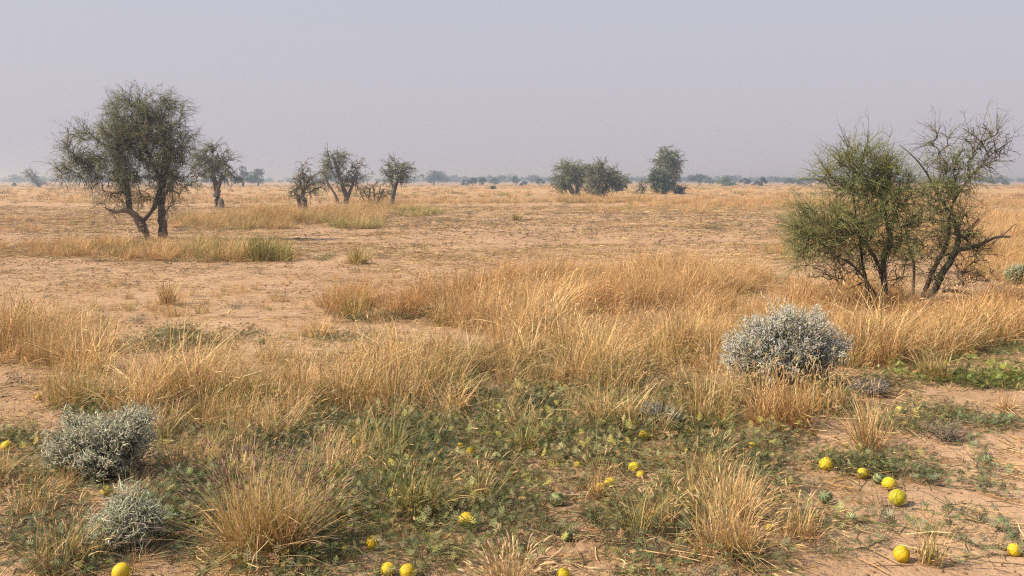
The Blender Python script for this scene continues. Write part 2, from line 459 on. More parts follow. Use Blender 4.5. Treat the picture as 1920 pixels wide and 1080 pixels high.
# ------------------------------------------------------------------ the ground
ys = [-8.0]
while ys[-1] < 3000:
    y = ys[-1]
    ys.append(y + (0.5 if y < 1.5 else max(0.05, 0.0125 * y)))
ys = np.array(ys); us = np.linspace(-1, 1, 361)
gx = us[None, :] * (9 + 0.72 * np.maximum(ys, 0))[:, None]; gy = np.repeat(ys[:, None], len(us), 1)
gz = hgt(gx, gy)
gpx, gpy = proj(gx, np.maximum(gy, 0.5))
zd = zone(DRY, gpx, gpy); zv = zone(VINE, gpx, gpy); zb = zone(BARE, gpx, gpy)
dist = np.hypot(gx, gy)
infr = (gy > 2.5)
a0 = np.clip((gy - 11) / 6, 0, 1) * np.clip(1.15 - gy / 110, 0, 1)
fz = np.clip(1 - ((gpx - 640) / 1000) ** 4 - ((gpy - 1000) / 260) ** 4, 0, 1)
a1 = np.where(infr, np.clip(np.maximum(np.maximum(zd, zv), fz * 0.75) - zb * 0.9, 0, 1), 0.4)
a2 = np.clip((gy - 45) / 120, 0, 1) * 0.85
nr, nc = gx.shape
idx = np.arange(nr * nc).reshape(nr, nc)
Q = np.stack([idx[:-1, :-1], idx[:-1, 1:], idx[1:, 1:], idx[1:, :-1]], -1)
mb = MB(); mb.add(np.stack([gx, gy, gz], -1), Q=Q, C=np.stack([a0, a1, a2], -1))
ground = mb.build('ground', ground_mat(), smooth=True); tag(ground, kind='structure')

# low dune far off on the left
mb = MB()
hx = np.linspace(-760, -80, 80); prof = np.clip(fbm(hx / 160, hx * 0 + 3, 5, 3) * 9 + 1.2, 0, 7.2) * np.clip((-120 - hx) / 150, 0, 1)
rows = []
for yy, s in ((860, 0), (885, 0.45), (910, 0.85), (935, 1.0), (990, 0.5), (1060, 0)):
    rows.append(np.stack([hx * 1.0, np.full_like(hx, yy) + fbm(hx / 60, hx * 0 + yy, 8) * 20, prof * s * 0.85 + (-0.5 if s == 0 else 0)], -1))
V = np.stack(rows); n0, n1 = V.shape[:2]; idx = np.arange(n0 * n1).reshape(n0, n1)
mb.add(V, Q=np.stack([idx[:-1, :-1], idx[:-1, 1:], idx[1:, 1:], idx[1:, :-1]], -1), C=(0, 0, 0.6))
hill = mb.build('hills', bpy.data.materials['sand'], smooth=True); tag(hill, kind='structure')


# ------------------------------------------------------------------ grass
def blades(mb, n, rb, L, Ls, tilt, bend, wd, cols, wts, lean=(0, 0), seg=4, c0=None, cs=0.14, base_dark=None, azr=None):
    """n curved blades rooted in a disc"""
    r = rb * np.sqrt(rng.random(n)); a = rng.random(n) * math.tau
    root = np.stack([r * np.cos(a), r * np.sin(a), np.zeros(n)], -1)
    az = a + rng.normal(0, 1.0, n)
    kink = rng.random(n) < 0.16; kseg = rng.integers(1, seg, n); kang = rng.uniform(0.5, 1.4, n)
    if azr is not None: az = rng.normal(azr[0], azr[1], n)
    ln = np.clip(L * (1 + rng.normal(0, Ls, n)), L * 0.25, L * 1.35)
    t0 = np.abs(rng.normal(0, tilt, n)) + 0.03; bd = rng.normal(bend, abs(bend) * 0.6 + 0.1, n)
    P = np.zeros((n, seg + 1, 3)); P[:, 0] = root
    for i in range(seg):
        s = (i + 0.5) / seg
        th = t0 + bd * s ** 1.4 + rng.normal(0, 0.07, n) + np.where(kink & (kseg <= i), kang, 0)
        d = np.stack([np.sin(th) * np.cos(az) + lean[0] * s, np.sin(th) * np.sin(az) + lean[1] * s, np.cos(th)], -1)
        P[:, i + 1] = P[:, i] + nrm(d) * (ln / seg)[:, None]
        az = az + rng.normal(0, 0.12, n)
    P[:, :, 2] = np.maximum(P[:, :, 2], 0.004)
    wv = np.stack([-np.sin(az), np.cos(az), rng.normal(0, 0.3, n)], -1); wv = nrm(wv + rng.normal(0, 0.35, (n, 3)))
    prof = np.array([0.8, 1.0, 0.85, 0.55, 0.1]) if seg == 4 else np.linspace(1, 0.15, seg + 1)
    wd_ = wd * (1 + rng.normal(0, 0.25, n)).clip(0.4, 2)
    off = wv[:, None, :] * (prof[None, :] * wd_[:, None] * 0.5)[:, :, None]
    V = np.stack([P - off, P + off], 2)
    idx = np.arange(n * (seg + 1) * 2).reshape(n, seg + 1, 2)
    Qd = np.stack([idx[:, :-1, 0], idx[:, :-1, 1], idx[:, 1:, 1], idx[:, 1:, 0]], -1)
    c = pick(cols, wts, n, cs) if c0 is None else c0
    C = np.repeat(c[:, None, :], seg + 1, 1)
    if base_dark is not None:                      # old reddish sheaths at the foot
        f = np.linspace(1, 0, seg + 1) ** 1.5 * 0.45
        C = C * (1 - f)[None, :, None] + np.array(base_dark)[None, None, :] * f[None, :, None]
    mb.add(V, Q=Qd, C=np.repeat(C[:, :, None, :], 2, 2))
    return P, c


def heads(mb, P, ln, rad, cols, wts, cs=0.15, keep=1.0, droop=0.3):
    """seed heads on the tips of stalks P"""
    m = rng.random(len(P)) < keep
    P = P[m]; n = len(P)
    if n == 0: return
    tip = P[:, -1]; d = nrm(P[:, -1] - P[:, -2])
    k = 5; s = np.linspace(0, 1, k)
    l = ln * (1 + rng.normal(0, 0.25, n)).clip(0.5, 1.6)
    C = tip[:, None, :] + d[:, None, :] * (s[None, :] * l[:, None])[:, :, None]
    side = nrm(d * np.array([1, 1, 0])) * 0.6 + np.array([0.35, 0, -0.3])
    C = C + side[:, None, :] * (s[None, :] ** 2 * l[:, None] * droop)[:, :, None]
    R = np.array([0.25, 0.9, 1.0, 0.75, 0.12])[None] * (rad * (1 + rng.normal(0, 0.2, n)).clip(0.5, 1.6))[:, None]
    R = R * (1 + rng.normal(0, 0.18, R.shape))
    tubes(mb, C, R, pick(cols, wts, n, cs), 4)
    # bristles
    nb = 7
    i = np.repeat(np.arange(n), nb); ss = rng.integers(0, k, len(i))
    o = C[i, ss]; dd = nrm(d[i] * 0.8 + rng.normal(0, 0.6, (len(i), 3)))
    Pb = np.stack([o, o + dd * (rad * 2.6)], 1)
    tubes(mb, Pb, np.tile(np.array([[rad * 0.22, rad * 0.08]]), (len(i), 1)), pick(cols, wts, len(i), cs), 2)


STRAW = [0.62, 0.42, 0.185]; PALE = [0.70, 0.535, 0.29]; OCHRE = [0.50, 0.305, 0.11]; RUSSET = [0.33, 0.155, 0.055]
YGREEN = [0.33, 0.30, 0.085]; GREEN = [0.145, 0.175, 0.05]; DEAD = [0.36, 0.245, 0.13]; PURPLE = [0.27, 0.165, 0.15]

protos = bpy.data.collections.new('dry_tufts')
g_green = bpy.data.collections.new('green_tufts')
g_vine = bpy.data.collections.new('vine_sprigs')
g_lit = bpy.data.collections.new('litter_bits')
g_far = bpy.data.collections.new('far_tufts')
g_herb = bpy.data.collections.new('herb_bits')


def proto(coll, name, mb, mat):
    o = bpy.data.objects.new(name, mb.mesh(name, mat)); coll.objects.link(o)


# dry tufts, 1 unit tall
for i in range(8):
    mb = MB()
    n = [64, 70, 58, 66, 54, 62, 70, 58][i]
    tl, bd = [(0.35, 0.4), (0.5, 0.8), (0.30, 0.3), (0.6, 0.9), (0.42, 0.5), (0.75, 1.0), (0.55, 0.2), (0.85, 0.5)][i]
    blades(mb, n, 0.20, 0.72, 0.42, tl, bd, 0.0072, [STRAW, PALE, OCHRE, DEAD], [4, 3, 2.5, 2], lean=(0.30, 0.0), base_dark=RUSSET, cs=0.26)
    P, _ = blades(mb, 12, 0.14, 1.0, 0.25, 0.40, 0.3, 0.0052, [STRAW, PALE, OCHRE], [3, 3, 1], lean=(0.38, 0.0), cs=0.22)
    heads(mb, P, 0.085, 0.0055, [STRAW, PALE, OCHRE], [3, 2, 2], keep=0.6)
    blades(mb, 34, 0.28, 0.40, 0.5, 1.05, 1.0, 0.0072, [DEAD, OCHRE, RUSSET, STRAW], [3, 2, 2, 2], cs=0.26)
    proto(protos, 'dry_tuft_%d' % i, mb, M_GRASS_I)
for i in range(4):
    mb = MB()
    for j in range(4):
        sub = MB(); az0 = rng.random() * math.tau
        blades(sub, 34, 0.10, 0.85 * rng.uniform(0.7, 1.1), 0.35, 0.55, [0.7, 1.0, 0.5, 0.9][i], 0.0095, [PALE, STRAW, OCHRE, YGREEN], [5, 4, 1.5, 1.0], lean=(0.15 + rng.normal(0, 0.25), rng.normal(0, 0.2)), base_dark=OCHRE, cs=0.24)
        for V_ in sub.v: V_[:, 0] += 0.2 * math.cos(az0); V_[:, 1] += 0.2 * math.sin(az0)
        off = mb.n; mb.v += sub.v; mb.c += sub.c; mb.q += [q + off for q in sub.q]; mb.n += sub.n
    P, _ = blades(mb, 22, 0.2, 1.0, 0.25, 0.45, 0.5, 0.0060, [PALE, STRAW], [3, 2], lean=(0.2, 0.0), cs=0.22)
    heads(mb, P, 0.08, 0.0062, [STRAW, PALE, OCHRE], [3, 3, 1], keep=0.6)
    blades(mb, 40, 0.3, 0.35, 0.5, 1.1, 1.0, 0.008, [DEAD, OCHRE, STRAW], [3, 2, 2], cs=0.26)
    proto(protos, 'dry_tuft_t%d' % i, mb, M_GRASS_I)
for i in range(4):
    mb = MB()
    blades(mb, 50, 0.14, 0.75, 0.35, [0.3, 0.5, 0.4, 0.7][i], [0.4, 0.8, 0.6, 1.0][i], 0.010, [YGREEN, GREEN, STRAW], [4, 3, 1.6], lean=(0.12, 0.0), cs=0.2)
    P, _ = blades(mb, 7, 0.1, 1.0, 0.2, 0.3, 0.4, 0.006, [YGREEN, STRAW], [2, 3], lean=(0.2, 0.0))
    heads(mb, P, 0.085, 0.006, [STRAW, YGREEN], [3, 1], keep=0.5)
    blades(mb, 16, 0.2, 0.4, 0.4, 0.9, 1.1, 0.008, [DEAD, STRAW, OCHRE], [2, 2, 2])
    proto(g_green, 'green_tuft_%d' % i, mb, M_GRASS_I)
for i in range(3):
    mb = MB()
    blades(mb, 46, 0.5, 0.62, 0.35, 0.35, 0.5, 0.045, [STRAW, PALE, OCHRE, DEAD], [4, 2, 3, 1], lean=(0.2, 0), seg=2)
    blades(mb, 14, 0.5, 0.9, 0.25, 0.3, 0.4, 0.035, [STRAW, PALE, OCHRE], [4, 2, 2], lean=(0.25, 0), seg=2)
    proto(g_far, 'far_tuft_%d' % i, mb, M_GRASS_I)

# lobed leaf of the bitter melon
LOBES = [(0.22, 1.05, 0.46, 0.10), (0.22, -1.05, 0.46, 0.10), (0.42, 0.85, 0.44, 0.10), (0.42, -0.85, 0.44, 0.10), (0.60, 0.65, 0.34, 0.09), (0.60, -0.65, 0.34, 0.09), (0.08, 1.4, 0.28, 0.09), (0.08, -1.4, 0.28, 0.09), (0.6, 0.0, 0.45, 0.12)]


def leaf_template():
    V = []; Qd = []
    V += [(-0.0, -0.03, 0), (0, 0.03, 0), (0.66, 0.035, 0.03), (0.66, -0.035, 0.03)]; Qd.append((0, 3, 2, 1))
    for t0, a, l, wd in LOBES:
        b = np.array([t0, 0.0]); d = np.array([math.cos(a), math.sin(a)]); nn = np.array([-d[1], d[0]])
        p = [b - d * 0.02, b + d * l * 0.6 - nn * wd * 0.5, b + d * l, b + d * l * 0.6 + nn * wd * 0.5]
        k = len(V)
        for j, q in enumerate(p): V.append((q[0], q[1], 0.02 + (0.10 * abs(q[1]) - 0.16 * abs(q[1]) ** 2) + 0.02 * (j == 2)))
        Qd.append((k, k + 1, k + 2, k + 3))
    return np.array(V, float), np.array(Qd)


LV, LQ = leaf_template()


def leaves(mb, pos, az, pitch, roll, size, col):
    n = len(pos)
    ca, sa = np.cos(az), np.sin(az); cp, sp_ = np.cos(pitch), np.sin(pitch); cr, sr = np.cos(roll), np.sin(roll)
    X = np.stack([ca * cp, sa * cp, sp_], -1); Y0 = np.stack([-sa, ca, np.zeros(n)], -1); Z0 = np.cross(X, Y0)
    Y = Y0 * cr[:, None] + Z0 * sr[:, None]; Z = np.cross(X, Y)
    curl = rng.normal(0, 0.25, n)
    T = np.repeat(LV[None], n, 0)
    T[:, :, 2] += curl[:, None] * T[:, :, 0] ** 2
    V = pos[:, None, :] + size[:, None, None] * (T[:, :, 0:1] * X[:, None] + T[:, :, 1:2] * Y[:, None] + T[:, :, 2:3] * Z[:, None])
    k = len(LV)
    Qd = LQ[None] + (np.arange(n) * k)[:, None, None]
    mb.add(V, Q=Qd, C=np.repeat(col[:, None, :], k, 1))


VG = [0.152, 0.190, 0.078]; VGREY = [0.240, 0.262, 0.148]; VDARK = [0.072, 0.108, 0.040]; VYEL = [0.30, 0.29, 0.07]; VDEAD = [0.27, 0.19, 0.10]
for i in range(5):
    mb = MB(); n = [42, 52, 46, 60, 36][i]
    a = rng.random(n) * math.tau; r = 0.16 * np.sqrt(rng.random(n))
    pos = np.stack([r * np.cos(a), r * np.sin(a), 0.012 + rng.random(n) ** 1.5 * [0.05, 0.08, 0.06, 0.10, 0.04][i]], -1)
    leaves(mb, pos, rng.random(n) * math.tau, rng.normal(0.35, 0.4, n), rng.normal(0, 0.5, n), rng.uniform(0.020, 0.044, n), pick([VG, VGREY, VDARK, VYEL, VDEAD], [5, 5, 2.5, 0.5, 2.0], n, 0.30))
    P = np.zeros((4, 5, 3)); d = rng.random(4) * math.tau
    for k in range(5):
        P[:, k, 0] = np.cos(d) * 0.05 * k; P[:, k, 1] = np.sin(d) * 0.05 * k; P[:, k, 2] = 0.012 + 0.02 * math.sin(k)
    tubes(mb, P + rng.normal(0, 0.008, P.shape) * np.array([1, 1, 0.3]), np.full((4, 5), 0.0022), jit([0.22, 0.23, 0.10], 4), 3)
    proto(g_vine, 'vine_sprig_%d' % i, mb, M_LEAF_I)

# straws and crumbs lying on the sand
for i in range(3):
    mb = MB(); n = 16
    a = rng.random(n) * math.tau; P = np.zeros((n, 3, 3)); c = rng.normal(0, 0.12, (n, 2)); l = rng.uniform(0.05, 0.2, n)
    for k in range(3):
        P[:, k, 0] = c[:, 0] + np.cos(a) * l * (k - 1) * 0.5; P[:, k, 1] = c[:, 1] + np.sin(a) * l * (k - 1) * 0.5; P[:, k, 2] = 0.008 + rng.random(n) * 0.012
    tubes(mb, P + rng.normal(0, 0.006, P.shape) * np.array([1, 1, 0.4]), np.full((n, 3), 0.0020), pick([STRAW, PALE, DEAD, OCHRE], [3, 2, 4, 1], n), 3)
    proto(g_lit, 'litter_a%d' % i, mb, M_GRASS_I)
for i in range(3):
    mb = MB(); n = 7
    for j in range(n):
        c = np.append(rng.normal(0, 0.10, 2), 0.0); s = rng.uniform(0.003, 0.011)
        u = np.linspace(0, math.tau, 7)[:-1]
        ring = np.stack([np.cos(u), np.sin(u), u * 0], -1)
        V = np.concatenate([c + ring * s * rng.uniform(0.9, 1.5, (6, 1)) + [0, 0, -0.003], c + ring * s * rng.uniform(0.7, 1.2, (6, 1)) + [0, 0, s * 0.55], [c + np.array([0, 0, s * rng.uniform(0.8, 1.1)])]])
        Qd = [(k, (k + 1) % 6, 6 + (k + 1) % 6, 6 + k) for k in range(6)]; T = [(6 + k, 6 + (k + 1) % 6, 12) for k in range(6)]
        mb.add(V, Q=Qd, T=T, C=jit([0.34, 0.205, 0.115], 1)[0] * rng.uniform(0.6, 1.1))
    proto(g_lit, 'litter_b%d' % i, mb, M_GRASS_I)

# grey wiry herbs
for i in range(4):
    mb = MB(); n = 46
    blades(mb, n, 0.12, 0.6, 0.4, 0.8, 0.4, 0.010, [[0.24, 0.235, 0.165], [0.17, 0.19, 0.11], [0.30, 0.22, 0.17], DEAD], [3, 3, 2, 1], seg=3)
    P, _ = blades(mb, 30, 0.35, 0.35, 0.4, 0.9, 0.5, 0.012, [[0.20, 0.22, 0.13], [0.27, 0.18, 0.15]], [3, 2], seg=3)
    heads(mb, P, 0.05, 0.010, [[0.30, 0.20, 0.17], [0.22, 0.23, 0.15]], [1, 1], keep=0.7)
    proto(g_herb, 'herb_%d' % i, mb, M_GRASS_I)


def scatter(name, coll, pts, yaw, scale, idx, tint, label, cat, tilt=None):
    n = len(pts)
    me = bpy.data.meshes.new(name); me.vertices.add(n)
    me.vertices.foreach_set('co', pts.astype(np.float32).ravel())
    rot = np.zeros((n, 3)); rot[:, 2] = yaw
    if tilt is not None: rot[:, :2] = tilt
    for nm, ty, key, dat in (('rot', 'FLOAT_VECTOR', 'vector', rot), ('sca', 'FLOAT_VECTOR', 'vector', scale), ('idx', 'INT', 'value', idx), ('tint', 'FLOAT_COLOR', 'color', np.concatenate([tint, np.ones((n, 1))], 1))):
        a_ = me.attributes.new(nm, ty, 'POINT')
        a_.data.foreach_set(key, np.ascontiguousarray(dat.astype(np.int32 if ty == 'INT' else np.float32)).ravel())
    o = bpy.data.objects.new(name, me); COL.objects.link(o)
    ng = bpy.data.node_groups.new(name + '_spread', 'GeometryNodeTree')
    ng.interface.new_socket('Geometry', in_out='INPUT', socket_type='NodeSocketGeometry')
    ng.interface.new_socket('Geometry', in_out='OUTPUT', socket_type='NodeSocketGeometry')
    N = ng.nodes; gi = N.new('NodeGroupInput'); go = N.new('NodeGroupOutput'); ip = N.new('GeometryNodeInstanceOnPoints')
    ci = N.new('GeometryNodeCollectionInfo'); ci.inputs['Collection'].default_value = coll
    ci.inputs['Separate Children'].default_value = True; ci.inputs['Reset Children'].default_value = True

    def na(nm, ty):
        x = N.new('GeometryNodeInputNamedAttribute'); x.data_type = ty; x.inputs['Name'].default_value = nm
        return x.outputs[0]
    L = ng.links
    er = N.new('FunctionNodeEulerToRotation'); L.new(na('rot', 'FLOAT_VECTOR'), er.inputs[0])
    L.new(gi.outputs[0], ip.inputs['Points']); L.new(ci.outputs[0], ip.inputs['Instance'])
    ip.inputs['Pick Instance'].default_value = True
    L.new(na('idx', 'INT'), ip.inputs['Instance Index']); L.new(er.outputs[0], ip.inputs['Rotation']); L.new(na('sca', 'FLOAT_VECTOR'), ip.inputs['Scale'])
    L.new(ip.outputs[0], go.inputs[0])
    md = o.modifiers.new('spread', 'NODES'); md.node_group = ng
    return tag(o, label, cat, kind='stuff')


def field(y0, y1, dens, margin=1.5):
    """random ground points between two distances, a little wider than the view"""
    wd = lambda y: 0.56 * y + margin
    n = int(dens * (0.56 * (y1 * y1 - y0 * y0) + 2 * margin * (y1 - y0)))
    y = np.sqrt(rng.random(int(n)) * (y1 * y1 - y0 * y0) + y0 * y0)
    x = rng.uniform(-1, 1, len(y)) * wd(y)
    return x, y


RUS_T = np.array([0.84, 0.62, 0.44])
# dry and green grass, near to far
acc_d = []; acc_g = []
for y0, y1, dens, sc0 in ((2.6, 9, 98, 1.0), (9, 18, 66, 1.05), (18, 40, 22, 1.25), (40, 75, 7, 1.6)):
    x, y = field(y0, y1, dens)
    wx = x + (fbm(x / 0.9, y / 0.9, 31) - 0.5) * 1.0; wy = y + (fbm(x / 0.9, y / 0.9, 32) - 0.5) * 1.2 * np.clip(y / 14, 0.35, 1.5)
    px, py = proj(wx, wy)
    wgt = zone(DRY, px, py); hh, rus, grn = zone_attr(DRY, px, py, (5, 6, 7))
    bare = zone(BARE, px, py); clump = 0.55 * fbm(x / 0.75, y / 0.75, 40, 2) + 0.45 * fbm(x / 0.33, y / 0.33, 41, 2)
    gap = np.clip((fbm(x / 1.3, y / 1.3, 47, 2) - 0.25) * 5, 0.22, 1)
    p = np.clip(wgt * gap * (0.10 + 4.2 * np.clip(clump - 0.36, 0, 1)), 0, 1)
    p = np.maximum(p, 0.012 * (fbm(x / 2.2, y / 2.2, 55) > 0.52)) * (1 - 0.93 * bare)
    k = (rng.random(len(x)) < p) & clear_of(x, y, 0.60, 0.04)
    x, y, wgt, hh, rus, grn, clump = [q[k] for q in (x, y, wgt, hh, rus, grn, clump)]
    hh = np.where(wgt > 0.02, hh, 0.14)
    n = len(x)
    isg = rng.random(n) < np.clip(grn * (0.3 + 1.4 * fbm(x / 1.1, y / 1.1, 60)), 0, 1)
    s = hh * (0.10 + 1.65 * clump) * (1 + rng.normal(0, 0.16, n)).clip(0.5, 1.6) * (0.55 + 0.45 * np.clip(wgt * 1.6, 0, 1)) * 1.10
    sc_ = np.stack([s * sc0, s * sc0, s], -1) * np.array([1.15, 1.15, 1.0])
    rr = np.clip(rus * 0.85 + (fbm(x / 1.6, y / 1.6, 70) - 0.5) * 0.9, 0, 1)
    tint = (1 - rr)[:, None] * np.array([1.14, 1.11, 1.12]) + rr[:, None] * RUS_T
    bl = np.clip((fbm(x / 0.7, y / 0.7, 73) - 0.5) * 2.4, 0, 1)[:, None]       # bleached grey straw
    tint = tint * (1 - 0.6 * bl) + 0.6 * bl * np.array([1.05, 1.12, 1.25])
    tint = tint * (1 + rng.normal(0, 0.16, (n, 1)))
    pts = np.stack([x, y, hgt(x, y) - 0.01], -1)
    for m, acc, ni in ((~isg, acc_d, 8), (isg, acc_g, 4)):
        q = np.count_nonzero(m)
        ii = rng.integers(0, ni, q); sm = sc_[m].copy(); tm = tint[m].copy(); ym = y[m]; xm = x[m]
        if ni == 8:
            front = np.clip((11.0 - ym) / 3.5, 0, 1)
            tus = rng.random(q) < 0.16 * (0.2 + 0.8 * front)
            ii[tus] = rng.integers(8, 12, tus.sum()); sm[tus] *= 1.30
            tm = tm * (1 - 0.35 * front[:, None]) + 0.35 * front[:, None] * np.array([1.12, 1.14, 1.18])
            drop = (front > 0.3) & ~tus & (rng.random(q) < 0.30)
            sel = ~drop
            acc.append((pts[m][sel], rng.normal(0, 0.9, q)[sel], sm[sel], ii[sel], tm[sel]))
        else:
            acc.append((pts[m], rng.normal(0, 0.8, q), sm, ii, tm))


def cat_(acc):
    return [np.concatenate([a[i] for a in acc]) for i in range(5)]


scatter('dry_grass', protos, *cat_(acc_d), 'golden dry grass standing in drifts over the sandy plain', 'grass')
scatter('green_grass', g_green, *cat_(acc_g), 'yellow green grass growing among the dry stalks', 'grass')

# the distant plain
x, y = field(75, 420, 0.16, 4); px, py = proj(x, y)
wgt = np.maximum(zone(DRY, px, py), 0.35); k = rng.random(len(x)) < wgt * np.clip(2.0 * fbm(x / 14, y / 14, 80) - 0.35, 0.05, 1)
x, y = x[k], y[k]; n = len(x); s = rng.uniform(0.25, 0.6, n)
gr = (fbm(x / 18, y / 18, 90) > 0.60)
tint = np.where(gr[:, None], np.array([0.55, 0.72, 0.50]), np.array([1.0, 0.92, 0.85])) * (1 + rng.normal(0, 0.12, (n, 1)))
scatter('distant_grass', g_far, np.stack([x, y, np.zeros(n) - 0.02], -1), rng.random(n) * 6.28, np.stack([s * 2.2, s * 2.2, s], -1), rng.integers(0, 3, n), tint, 'pale straw grass covering the far plain up to the tree line', 'grass')

# melon vines that cover the ground
acc = []
for y0, y1, dens in ((2.6, 7, 190), (7, 16, 95), (16, 32, 28)):
    x, y = field(y0, y1, dens)
    wx = x + (fbm(x / 0.6, y / 0.6, 131) - 0.5) * 0.8; wy = y + (fbm(x / 0.6, y / 0.6, 132) - 0.5) * 0.9
    px, py = proj(wx, wy); v = zone(VINE, px, py); lu = np.minimum(zone(LUSH, px, py), 1.0); bare = zone(BARE, px, py)
    p = np.clip(np.maximum(v, lu) * (3.2 * (0.5 * fbm(x / 0.3, y / 0.3, 140, 2) + 0.5 * fbm(x / 1.0, y / 0.8, 141, 2)) - 0.95), 0, 1) * (1 - 0.95 * bare)
    k = (rng.random(len(x)) < p) & clear_of(x, y, 0.26, 0.11); x, y, lu = x[k], y[k], lu[k]; n = len(x)
    s = rng.uniform(0.65, 1.3, n) * (1 + 0.40 * lu)
    tn = fbm(x / 0.8, y / 0.8, 150)
    tint = np.stack([0.65 + 0.9 * tn, 0.75 + 0.5 * tn, 0.8 + 0.2 * tn], -1) * (1 + rng.normal(0, 0.18, (n, 1)))
    tint = tint * (1 - lu[:, None]) + lu[:, None] * np.array([1.05, 1.1, 0.6]) * (0.35 + 1.0 * rng.random((n, 1)))
    acc.append((np.stack([x, y, hgt(x, y)], -1), rng.random(n) * math.tau, np.stack([s, s, s * (1 - 0.10 * lu)], -1), rng.integers(0, 5, n), tint))
scatter('ground_vines', g_vine, *cat_(acc), 'grey green lobed melon vines matted over the ground', 'ground cover')

# straws, crumbs
acc = []
for y0, y1, dens in ((2.6, 9, 34), (9, 24, 12), (24, 60, 3.0)):
    x, y = field(y0, y1, dens); k = rng.random(len(x)) < np.clip(1.8 * fbm(x / 1.2, y / 1.2, 160) - 0.3, 0.05, 1)
    x, y = x[k], y[k]; n = len(x); far = np.clip(y / 14, 1, 2.6); s = rng.uniform(0.7, 1.4, n) * far
    px, py = proj(x, y); z1 = np.maximum(zone(DRY, px, py), zone(VINE, px, py))
    ii = np.where(rng.random(n) < 0.5 + 0.5 * z1, rng.integers(0, 3, n), rng.integers(3, 6, n))
    acc.append((np.stack([x, y, hgt(x, y)], -1), rng.random(n) * math.tau, np.stack([s, s, s], -1), ii, np.tile(1 + rng.normal(0, 0.15, (n, 1)), (1, 3))))
x, y = field(9, 48, 9); k = rng.random(len(x)) < np.clip(4.0 * fbm(x / 1.4, y / 1.0, 165, 4) - 1.75, 0, 1)
x, y = x[k], y[k]; n = len(x); s = rng.uniform(1.0, 2.6, n) * np.clip(y / 20, 0.7, 1.5)
acc.append((np.stack([x, y, hgt(x, y)], -1), rng.random(n) * math.tau, np.stack([s * 1.3, s, s * 0.8], -1), rng.integers(3, 6, n), np.tile(rng.uniform(0.45, 1.0, (n, 1)), (1, 3))))
scatter('straw_litter', g_lit, *cat_(acc), 'broken straws and crumbs of earth strewn on the sand', 'litter')

# wiry grey herbs dotted over the plain
acc = []
x, y = field(2.6, 8.5, 85); px, py = proj(x, y)
hz_ = np.maximum(zone(VINE, px, py) * 0.55, zone([(60, 900, 150, 80, 1.0), (120, 1000, 220, 110, 0.9), (1000, 1000, 200, 90, 0.8), (1330, 1000, 280, 110, 0.8), (650, 960, 350, 150, 0.7), (400, 960, 200, 140, 0.8), (1500, 1020, 80, 60, 0.6)], px, py)) * (1 - 0.97 * zone(BARE, px, py))
k = rng.random(len(x)) < hz_ * np.clip(2.4 * fbm(x / 0.35, y / 0.35, 171) - 0.45, 0, 1); k &= clear_of(x, y, 0.25, 0.06); x, y = x[k], y[k]; n = len(x); s = rng.uniform(0.07, 0.20, n)
acc.append((np.stack([x, y, hgt(x, y) - 0.005], -1), rng.random(n) * math.tau, np.stack([s * 1.2, s * 1.2, s * 0.8], -1), rng.integers(0, 4, n), pick([[1.1, 0.9, 0.8], [0.9, 1.0, 0.75], [1.2, 0.95, 0.95]], [2, 2, 1], n, 0.2)))
for y0, y1, dens in ((3, 12, 2.6), (12, 40, 1.3), (40, 130, 0.2)):
    x, y = field(y0, y1, dens); px, py = proj(x, y); k = rng.random(len(x)) < np.clip(1.6 * fbm(x / 3, y / 3, 170) - 0.35, 0.02, 1) * (1 - 0.9 * zone(BARE, px, py))
    x, y = x[k], y[k]; n = len(x); s = rng.uniform(0.16, 0.42, n) * np.clip(y / 30, 0.7, 1.6)
    tint = jit([0.95, 0.98, 0.9], n, 0.15, 0.08)
    acc.append((np.stack([x, y, hgt(x, y) - 0.005], -1), rng.random(n) * math.tau, np.stack([s * 1.2, s * 1.2, s * 0.8], -1), rng.integers(0, 4, n), tint))
scatter('wiry_herbs', g_herb, *cat_(acc), 'small grey wiry herbs dotted over the bare plain', 'herbs')


# ------------------------------------------------------------------ trees
def smooth_line(pts, n=5):
    pts = np.asarray(pts, float); out = []
    for i in range(len(pts) - 1):
        p0 = pts[max(i - 1, 0)]; p1 = pts[i]; p2 = pts[i + 1]; p3 = pts[min(i + 2, len(pts) - 1)]
        for t in np.arange(n) / n:
            out.append(0.5 * (2 * p1 + (p2 - p0) * t + (2 * p0 - 5 * p1 + 4 * p2 - p3) * t * t + (3 * p1 - p0 - 3 * p2 + p3) * t ** 3))
    out.append(pts[-1]); return np.array(out)


BARK = [0.16, 0.125, 0.10]; TBROWN = [0.20, 0.165, 0.11]; TGREEN = [0.185, 0.215, 0.10]; TGREY = [0.14, 0.13, 0.115]


